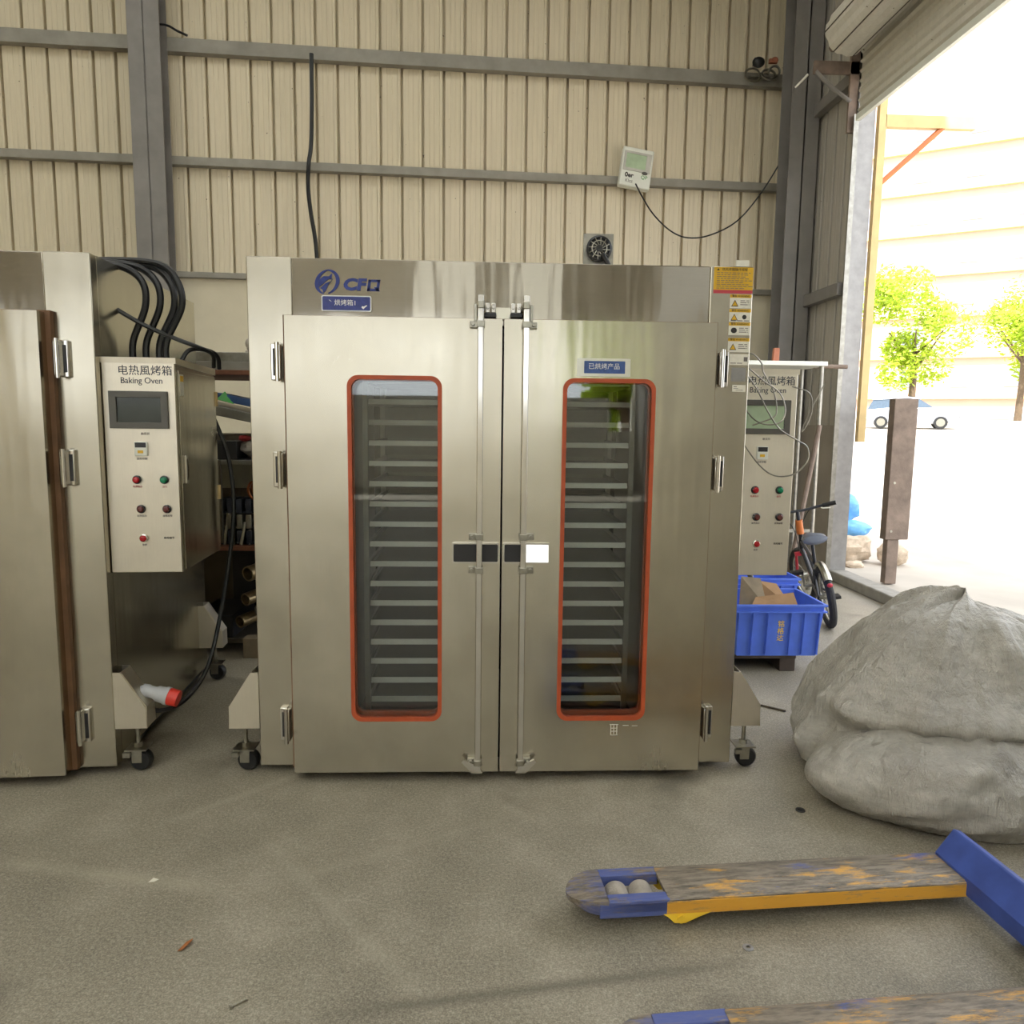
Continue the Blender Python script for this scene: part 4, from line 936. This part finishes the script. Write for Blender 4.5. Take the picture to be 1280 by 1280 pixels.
# ------------------------------------------------------------------ grey sack
def sack():
    nu, nv = 220, 110; cx, cy = 2.08, .02; vs = []; fs = []
    prof = [(0,.0,.52),(.04,.015,.64),(.12,.06,.70),(.22,.15,.715),(.32,.25,.665),(.42,.37,.63),(.55,.50,.53),(.68,.62,.42),(.80,.71,.30),(.90,.77,.17),(.96,.79,.08),(1.0,.795,.0)]
    def P(v):
        for i in range(len(prof)-1):
            if prof[i][0] <= v <= prof[i+1][0]:
                t = (v-prof[i][0])/(prof[i+1][0]-prof[i][0]); t2 = t
                return prof[i][1]+(prof[i+1][1]-prof[i][1])*t2, prof[i][2]+(prof[i+1][2]-prof[i][2])*t2
    for j in range(nv+1):
        v = j/nv; z, r = P(v)
        for i in range(nu):
            q = 2*PI*i/nu; dx, dy = math.cos(q), math.sin(q)
            n1 = noise.noise(Vector((dx*1.3,dy*1.3,v*1.6+4))); n2 = noise.noise(Vector((dx*3.2+2,dy*3.2,v*3.4+9))); 
            fold = math.sin(q*13 + 4*n1 + v*5)*.5 + math.sin(q*7-v*9+3*n2)*.5
            k = 1 + .09*n1 + .05*n2 + .035*fold*min(1, v*3)*(1-v*.4)
            rg = 0
            for sc_, am in ((1.6,.06),(3.4,.05),(7.0,.028)):
                nn = noise.noise(Vector((dx*sc_+7, dy*sc_+3, v*.9+sc_)) + Vector((n1,n2,0))*.45)
                rg += am*(1-min(1,abs(nn)*3.0))**1.3
            k *= 1 + rg*min(1, v*4) - .04 + .17*math.exp(-((z-.40-.03*dx)/.075)**2)*max(0,-dy)**.7 - .10*math.exp(-((z-.27)/.05)**2)*max(0,-dy)
            vs.append((cx + r*dx*k*1.02, cy + r*dy*k*.74, max(0, z*(1 + (.10*n1+.05*n2)*min(1,v*3)) + (.012*fold if .1 < v < .98 else 0))))
    for j in range(nv):
        for i in range(nu): fs.append((j*nu+i, j*nu+(i+1)%nu, (j+1)*nu+(i+1)%nu, (j+1)*nu+i))
    fs.append(tuple(range(nu))[::-1])
    m = MB().add(vs, fs)
    # the gathered end of the sack, folded over towards the room
    vs = []; fs = []; a_, b_ = 140, 60
    for j in range(b_+1):
        t = PI*j/b_
        for i in range(a_):
            q = 2*PI*i/a_; X, Y, Z = -math.cos(t), math.sin(t)*math.cos(q), math.sin(t)*math.sin(q)
            ph = math.atan2(Z+.9, X+1.05)
            n1 = noise.noise(Vector((X*1.5,Y*1.5+5,Z*1.5))); n2 = noise.noise(Vector((X*4,Y*4+3,Z*4)))
            k = 1 + .06*n1 + .03*n2 + .085*(1-abs(math.sin(ph*9+2.2*n1)))*math.sin(t) - .02
            sq = (1-.35*max(0,-X)**2)
            vs.append((1.885 + .62*X*(1+.03*n1), -.30 + .37*Y*k*sq - .06*X*0, max(0, .13 + (.235*Z*k*sq if Z > 0 else .20*Z*k))))
    for j in range(b_):
        for i in range(a_): fs.append((j*a_+i, j*a_+(i+1)%a_, (j+1)*a_+(i+1)%a_, (j+1)*a_+i))
    m.add(vs, fs)
    o = m.build('bulk_sack', M['sack'])
    o.data.polygons.foreach_set('use_smooth', [True]*len(o.data.polygons))
    for a in [a for a in o.data.attributes if a.name == 'sharp_edge']: o.data.attributes.remove(a)
    return tag(o, 'big grey woven sack slumped on the floor by the pallet truck', 'sack')
sack()

# ------------------------------------------------------------------ pallet truck
pt = thing('pallet_truck', 'worn blue and yellow hand pallet truck on the concrete floor', 'pallet truck', (.19,-.985,0), math.radians(3.8))
FL, FW = 1.30, .172
def fork(yc):
    m = MB(); hw = FW/2; zt_ = .095
    main = []
    m.prism([(-hw,zt_),(-hw+.012,zt_+.006),(hw-.012,zt_+.006),(hw,zt_),(hw,zt_-.042),(hw-.006,zt_-.042),(hw-.006,zt_-.006),(-hw+.006,zt_-.006),(-hw+.006,zt_-.042),(-hw,zt_-.042)], .305, FL, 'x', Matrix.Translation((0,yc,0)))
    fk_ = m.build('fork', M['fork_top'], pt)
    sg = MB()
    for s in (-1,1):
        y0, y1 = sorted((s*(hw+.001), s*(hw-.004)))
        sg.box(.30,FL,yc+y0,yc+y1,zt_-.048,zt_-.004)
    sg.build('fork_flange', M['fork_side'], fk_, bevel=.002)
    # rails either side of the roller opening
    rl = MB()
    for s in (-1,1):
        y0, y1 = sorted((s*hw, s*(hw-.040)))
        rl.box(.115,.31,yc+y0,yc+y1,zt_-.035,zt_+.004)
        y0, y1 = sorted((s*hw, s*(hw-.006)))
        rl.box(.09,.31,yc+y0,yc+y1,zt_-.050,zt_-.004)
    rl.build('roller_frame', M['fork_rail'], fk_, bevel=.004)
    # rounded nose, thinning to the tip
    tp = MB(); vs = []; fs = []; rows = 9; nn = 14
    outl = []
    for k in range(nn+1):
        q = PI/2 + PI*k/nn
        outl.append((.12 + .12*math.cos(q), (hw)*math.sin(q)))
    top = [(x,yc+y, zt_+.004 - .012*max(0,(.06-x)/.06)) for x, y in outl]; mid = [(x-.0,yc+y*1.0, zt_-.012-.012*max(0,(.06-x)/.06)) for x, y in outl]; low = [(x*.75+.03,yc+y*.9, zt_-.045) for x, y in outl]
    n = len(outl); vs = top+mid+low
    fs = [tuple(range(n)), tuple(range(2*n,3*n))[::-1]]
    for a in (0,n):
        fs += [(a+i,a+i+1,a+n+i+1,a+n+i) for i in range(n-1)]+[(a+n-1,a,a+n,a+2*n-1)]
    tp.add(vs,fs).build('fork_nose', M['fork_tip'], fk_)
    for x in (.165,.245):
        MB().lathe([(.012,-.040),(.034,-.040),(.039,-.032),(.040,0),(.039,.032),(.034,.040),(.012,.040)], (x,yc,.052), 'y', 26).build('load_roller', M['bag_grey'], fk_)
    br = MB()
    for s in (-1,1):
        y0, y1 = sorted((s*(hw+.002), s*(hw-.008)))
        br.prism([(.29,zt_-.045),(.44,zt_-.045),(.40,.035),(.36,.018),(.325,.020),(.305,.04)], yc+y0, yc+y1, 'y')
        br.cyl((.345,yc+s*(hw+.008),.034),(.345,yc+s*(hw-.01),.034),.013,14)
    br.build('roller_bracket', M['crate_yellow'], fk_)
    MB().cyl((.40,yc,.05),(1.1,yc,.062),.012,10).build('push_rod', M['dark_steel'], fk_)
fork(0); fork(-.60)
bd = MB().prism([(-.04,.05),(.05,.05),(.05,.18),(.02,.19),(-.04,.11)], -.67,.07,'y', Matrix.Translation((FL+.03,0,0))).build('cross_frame', M['fork_blue'], pt, bevel=.006)
pb = MB().cyl((FL+.16,-.30,.14),(FL+.16,-.30,.46),.055,20).box(FL+.04,FL+.22,-.40,-.20,.12,.17).cyl((FL+.10,-.30,.17),(FL+.10,-.30,.40),.035,16).build('pump', M['fork_blue'], pt)
for y in (-.37,-.23): MB().lathe([(.02,-.025),(.09,-.025),(.098,-.015),(.098,.015),(.09,.025),(.02,.025)], (FL+.16,y,.099), 'y', 28).build('steer_wheel', M['black'], pb)
MB().tube([(FL+.16,-.30,.46),(FL+.24,-.30,.80),(FL+.30,-.30,1.02)], .018, 12).tube([(FL+.30+.06*math.cos(q)+.05,-.30+.09*math.sin(q),1.08+.05*math.cos(q)) for q in [2*PI*k/24 for k in range(24)]], .014, 8, True).build('tow_handle', M['fork_blue'], pt)

# ------------------------------------------------------------------ litter on the floor
m = MB(); m.lathe([(.006,0),(.016,0),(.017,.002),(.012,.004),(.006,.0035)], (.719,-1.139,0), 'z', 18, None, False)
item('washer', m, M['alu'], 'small round washer on the floor in front of the pallet truck', 'washer')
m = MB(); m.add([(-.965,-1.12,.002),(-.945,-1.115,.006),(-.93,-1.085,.012),(-.932,-1.06,.005),(-.948,-1.075,.003),(-.955,-1.095,.001),(-.945,-1.09,.014)], [(0,1,6),(1,2,6),(2,3,6),(3,4,6),(4,5,6),(5,0,6),(0,5,4,3,2,1)])
item('fallen_leaf', m, M['leaf_dry'], 'small brown leaf scrap lying on the bare floor', 'leaf')
m = MB(); m.cyl((-.735,-1.33,.005),(-.700,-1.305,.005),.0035,8).cyl((-.739,-1.333,.005),(-.733,-1.329,.005),.007,10)
item('loose_screw', m, M['zinc'], 'small metal screw on the floor, nearest the lower edge', 'screw')
item('metal_rod', MB().cyl((1.33,.86,.006),(1.578,.665,.006),.006,8), M['dark_steel'], 'thin dark rod on the floor beside the right front caster', 'rod')
m = MB().lathe([(.003,0),(.02,0),(.019,.006),(.012,.008)], (1.215,-.36,0), 'z', 14)
item('rubber_cap', m, M['black'], 'small black cap on the floor left of the grey sack', 'cap')
item('paper_scrap', MB().add([(-1.19,-.78,.001),(-1.17,-.782,.004),(-1.160,-.765,.002),(-1.18,-.762,.006)], [(0,1,2,3)]), M['paper'], 'tiny white paper scrap on the floor left of the leaf', 'scrap')

# ------------------------------------------------------------------ outside the doorway
dp = thing('door_frame_post', 'cream yellow steel frame hanging outside the doorway jamb', 'frame post', (3.66,4.10,1.39))
MB().box(-.035,.035,-.03,.03,0,3.3).build('post', M['cream_post'], dp)
MB().box(.03,.9,-.03,.03,2.95,3.06).build('arm', M['cream_post'], dp)
MB().tube([(.03,0,2.45),(.6,0,2.97)], .025, 8).build('brace', M['bike_orange'], dp)
gp = thing('gate_post', 'rusty grey steel gate post standing on the door sill', 'post', (3.70,3.58,.08))
MB().box(-.03,.19,-.05,.05,.42,1.72).build('panel', M['rust'], gp, bevel=.006)
MB().box(0,.11,-.04,.04,0,.42).build('foot', M['rust'], gp, bevel=.006)
MB().cyl((.02,-.055,.50),(.02,-.045,.50),.012,8).cyl((.02,-.055,.95),(.02,-.045,.95),.012,8).build('bolts', M['zinc'], gp)
for i, (c, r, l) in enumerate((((3.98,4.75,.20),(.22,.17,.16),'rough pale stone block outside the sill, nearest the jamb'),((4.33,4.55,.19),(.17,.14,.13),'rough pale stone block outside the sill, beside the gate post'),((3.86,4.42,.085),(.10,.08,.05),'small stone lump lying on the ground before the larger blocks'))):
    b_ = MB().box(-1,1,-1,1,-1,1); 
    bb_ = blob(c, r, i*5+1, .3, 18, 10)
    tag(bb_.build('stone_block', M['block']), l, 'stone', 'stone blocks outside the doorway')
for i, (c, r, l) in enumerate((((4.62,6.25,.50),(.20,.2,.19),'pale blue plastic bag, upper of two beyond the stone blocks'),((4.58,5.95,.26),(.24,.2,.10),'pale blue plastic bag, lower of two beyond the stone blocks'))):
    tag(blob(c, r, i*3+2, .22).build('plastic_bag', M['blue_bag']), l, 'bag', 'blue bags outside the doorway')
# car in the yard
cxy = (22.2,35.0)
ca = thing('car', 'silver car parked across the yard outside the doorway', 'car', (cxy[0],cxy[1],yz(*cxy)), math.radians(-28))
sec = []
prof_ = [(-2.15,.62,.78,.70),(-2.05,.40,.95,.80),(-1.4,.28,1.02,.84),(-1.0,.26,1.06,.86),(0,.26,1.06,.87),(1.0,.26,1.04,.86),(1.6,.28,1.0,.84),(2.1,.42,.92,.78),(2.2,.6,.8,.68)]
def loft(secs):
    n = len(secs[0]); vs = [p for s in secs for p in s]
    return MB().add(vs, [(i*n+k,i*n+(k+1)%n,(i+1)*n+(k+1)%n,(i+1)*n+k) for i in range(len(secs)-1) for k in range(n)]+[tuple(range(n)),tuple((len(secs)-1)*n+k for k in range(n))])
loft([[(x,-w,z0+.1),(x,-w*.9,z0),(x,w*.9,z0),(x,w,z0+.1),(x,w,z1-.15),(x,w*.92,z1),(x,-w*.92,z1),(x,-w,z1-.15)] for x, z0, z1, w in prof_]).build('body', M['car_paint'], ca)
loft([[(x,-w,1.0),(x,w,1.0),(x,w*.85,z),(x,-w*.85,z)] for x, z, w in ((-2.0,1.02,.74),(-1.75,1.5,.72),(-.2,1.6,.72),(.3,1.55,.72),(1.1,1.02,.74))]).build('cabin', M['car_glass'], ca)
loft([[(x,-.66,z-.04),(x,.66,z-.04),(x,.6,z+.03),(x,-.6,z+.03)] for x, z in ((-1.8,1.5),(-.2,1.6),(.35,1.54))]).build('roof', M['car_paint'], ca)
for x in (-1.35,1.35):
    for y in (-.80,.80):
        w_ = MB().lathe([(.1,-.1),(.29,-.1),(.32,-.06),(.32,.06),(.29,.1),(.1,.1)], (x,y,.32), 'y', 24).build('wheel', M['black'], ca)
        MB().lathe([(.05,-.105),(.2,-.105),(.2,.105),(.05,.105)], (x,y,.32), 'y', 18).build('hubcap', M['zinc'], w_)
# trees
def tree(loc, h, r, mat, label, seed, n=5200, ls=.16):
    rnd = random.Random(seed)
    t = thing('leafy_tree', label, 'tree', loc, 0, 'trees outside the shed')
    tr = MB().tube([(0,0,-.2),(.1,.05,h*.3),(0,.1,h*.62)], [.22,.17,.1], 10)
    for k in range(6):
        q = k*1.05; tr.tube([(0,.05,h*.35+k*.2),(r*.5*math.cos(q),r*.5*math.sin(q),h*.62)], [.08,.03], 6)
    tr.build('trunk', M['bark'], t)
    cl = [(rnd.uniform(-.6,.6)*r, rnd.uniform(-.6,.6)*r, h*.62+rnd.uniform(-.28,.34)*h, rnd.uniform(.3,.55)*r) for _ in range(11)]
    vs = []; fs = []
    for i in range(n):
        c = rnd.choice(cl); d = Vector((rnd.gauss(0,1),rnd.gauss(0,1),rnd.gauss(0,1))).normalized()*(c[3]*rnd.uniform(.55,1.05))
        p = Vector(c[:3])+d; a = Vector((rnd.gauss(0,1),rnd.gauss(0,1),rnd.gauss(0,1))).normalized(); b_ = a.orthogonal().normalized(); s = ls*rnd.uniform(.6,1.3)
        k = len(vs); vs += [p-a*s, p+b_*s*.5, p+a*s, p-b_*s*.5]; fs.append((k,k+1,k+2,k+3))
    me = MB().add(vs,fs); o = me.build('foliage', mat, t, smooth=False)
def ty(x, y, *a, **k): tree((x,y,yz(x,y) if x > 3.6 else 0), *a, **k)
ty(23.8,37.8,8.2,3.0,M['leaf'],'yellow-green tree just beyond the parked car',1)
ty(33.5,42.5,9.0,3.2,M['leaf'],'yellow-green tree beyond the car, towards the outer side of the yard',2)
ty(43.0,38.0,9.5,3.4,M['leaf2'],'mid green tree at the far outer side of the yard',3)
tree((3.75,-17.0,0),3.6,1.5,M['leaf'],'bright green tree mirrored in the right-hand oven window',4,6500,.12)
# apartment block
bu = thing('apartment_building', 'pale pink apartment block far beyond the yard trees', 'building', (41,66,2.2), math.radians(-32))
MB().box(-24,24,0,12,-2,30).build('wall', M['facade'], bu)
for j in range(7):
    for i in range(11):
        x = -22+4.2*i; z = 3+3.7*j
        w_ = MB().box(x-.75,x+.75,-.06,.1,z,z+1.7).build('window', M['facade_win'], bu)
for j in range(7): MB().box(-24,24,-.5,0,1.9+3.7*j,2.2+3.7*j).build('ledge', M['cream_post'], bu)

# ------------------------------------------------------------------ light
w = bpy.data.worlds.new('sky'); sc.world = w; w.use_nodes = True; nt = w.node_tree; bg = nt.nodes['Background']
sky = nt.nodes.new('ShaderNodeTexSky'); sky.sky_type = 'HOSEK_WILKIE'; sky.turbidity = 6; sky.ground_albedo = .5
sky.sun_direction = Vector((-.25,-.72,1.0)).normalized()
mx = nt.nodes.new('ShaderNodeMix'); mx.data_type = 'RGBA'; mx.inputs[0].default_value = .75; mx.inputs[7].default_value = (.95,.98,1.02,1)
nt.links.new(sky.outputs[0], mx.inputs[6]); nt.links.new(mx.outputs[2], bg.inputs[0]); bg.inputs[1].default_value = 1.35
sun = bpy.data.objects.new('sun', bpy.data.lights.new('sun','SUN')); col.objects.link(sun)
sun.data.energy = 3.4; sun.data.angle = .02; sun.data.color = (1,.97,.92)
sun.rotation_euler = Vector((-.25,-.72,1.0)).normalized().to_track_quat('Z','Y').to_euler()

sc.view_settings.view_transform = 'Standard'; sc.view_settings.look = 'None'; sc.view_settings.gamma = 1; sc.view_settings.exposure = 1.74
sc.view_settings.use_curve_mapping = False
sc.cycles.use_denoising = True
sc.cycles.max_bounces = 10; sc.cycles.diffuse_bounces = 5; sc.cycles.glossy_bounces = 5; sc.cycles.transparent_max_bounces = 12; sc.cycles.transmission_bounces = 6
sc.cycles.sample_clamp_indirect = 6
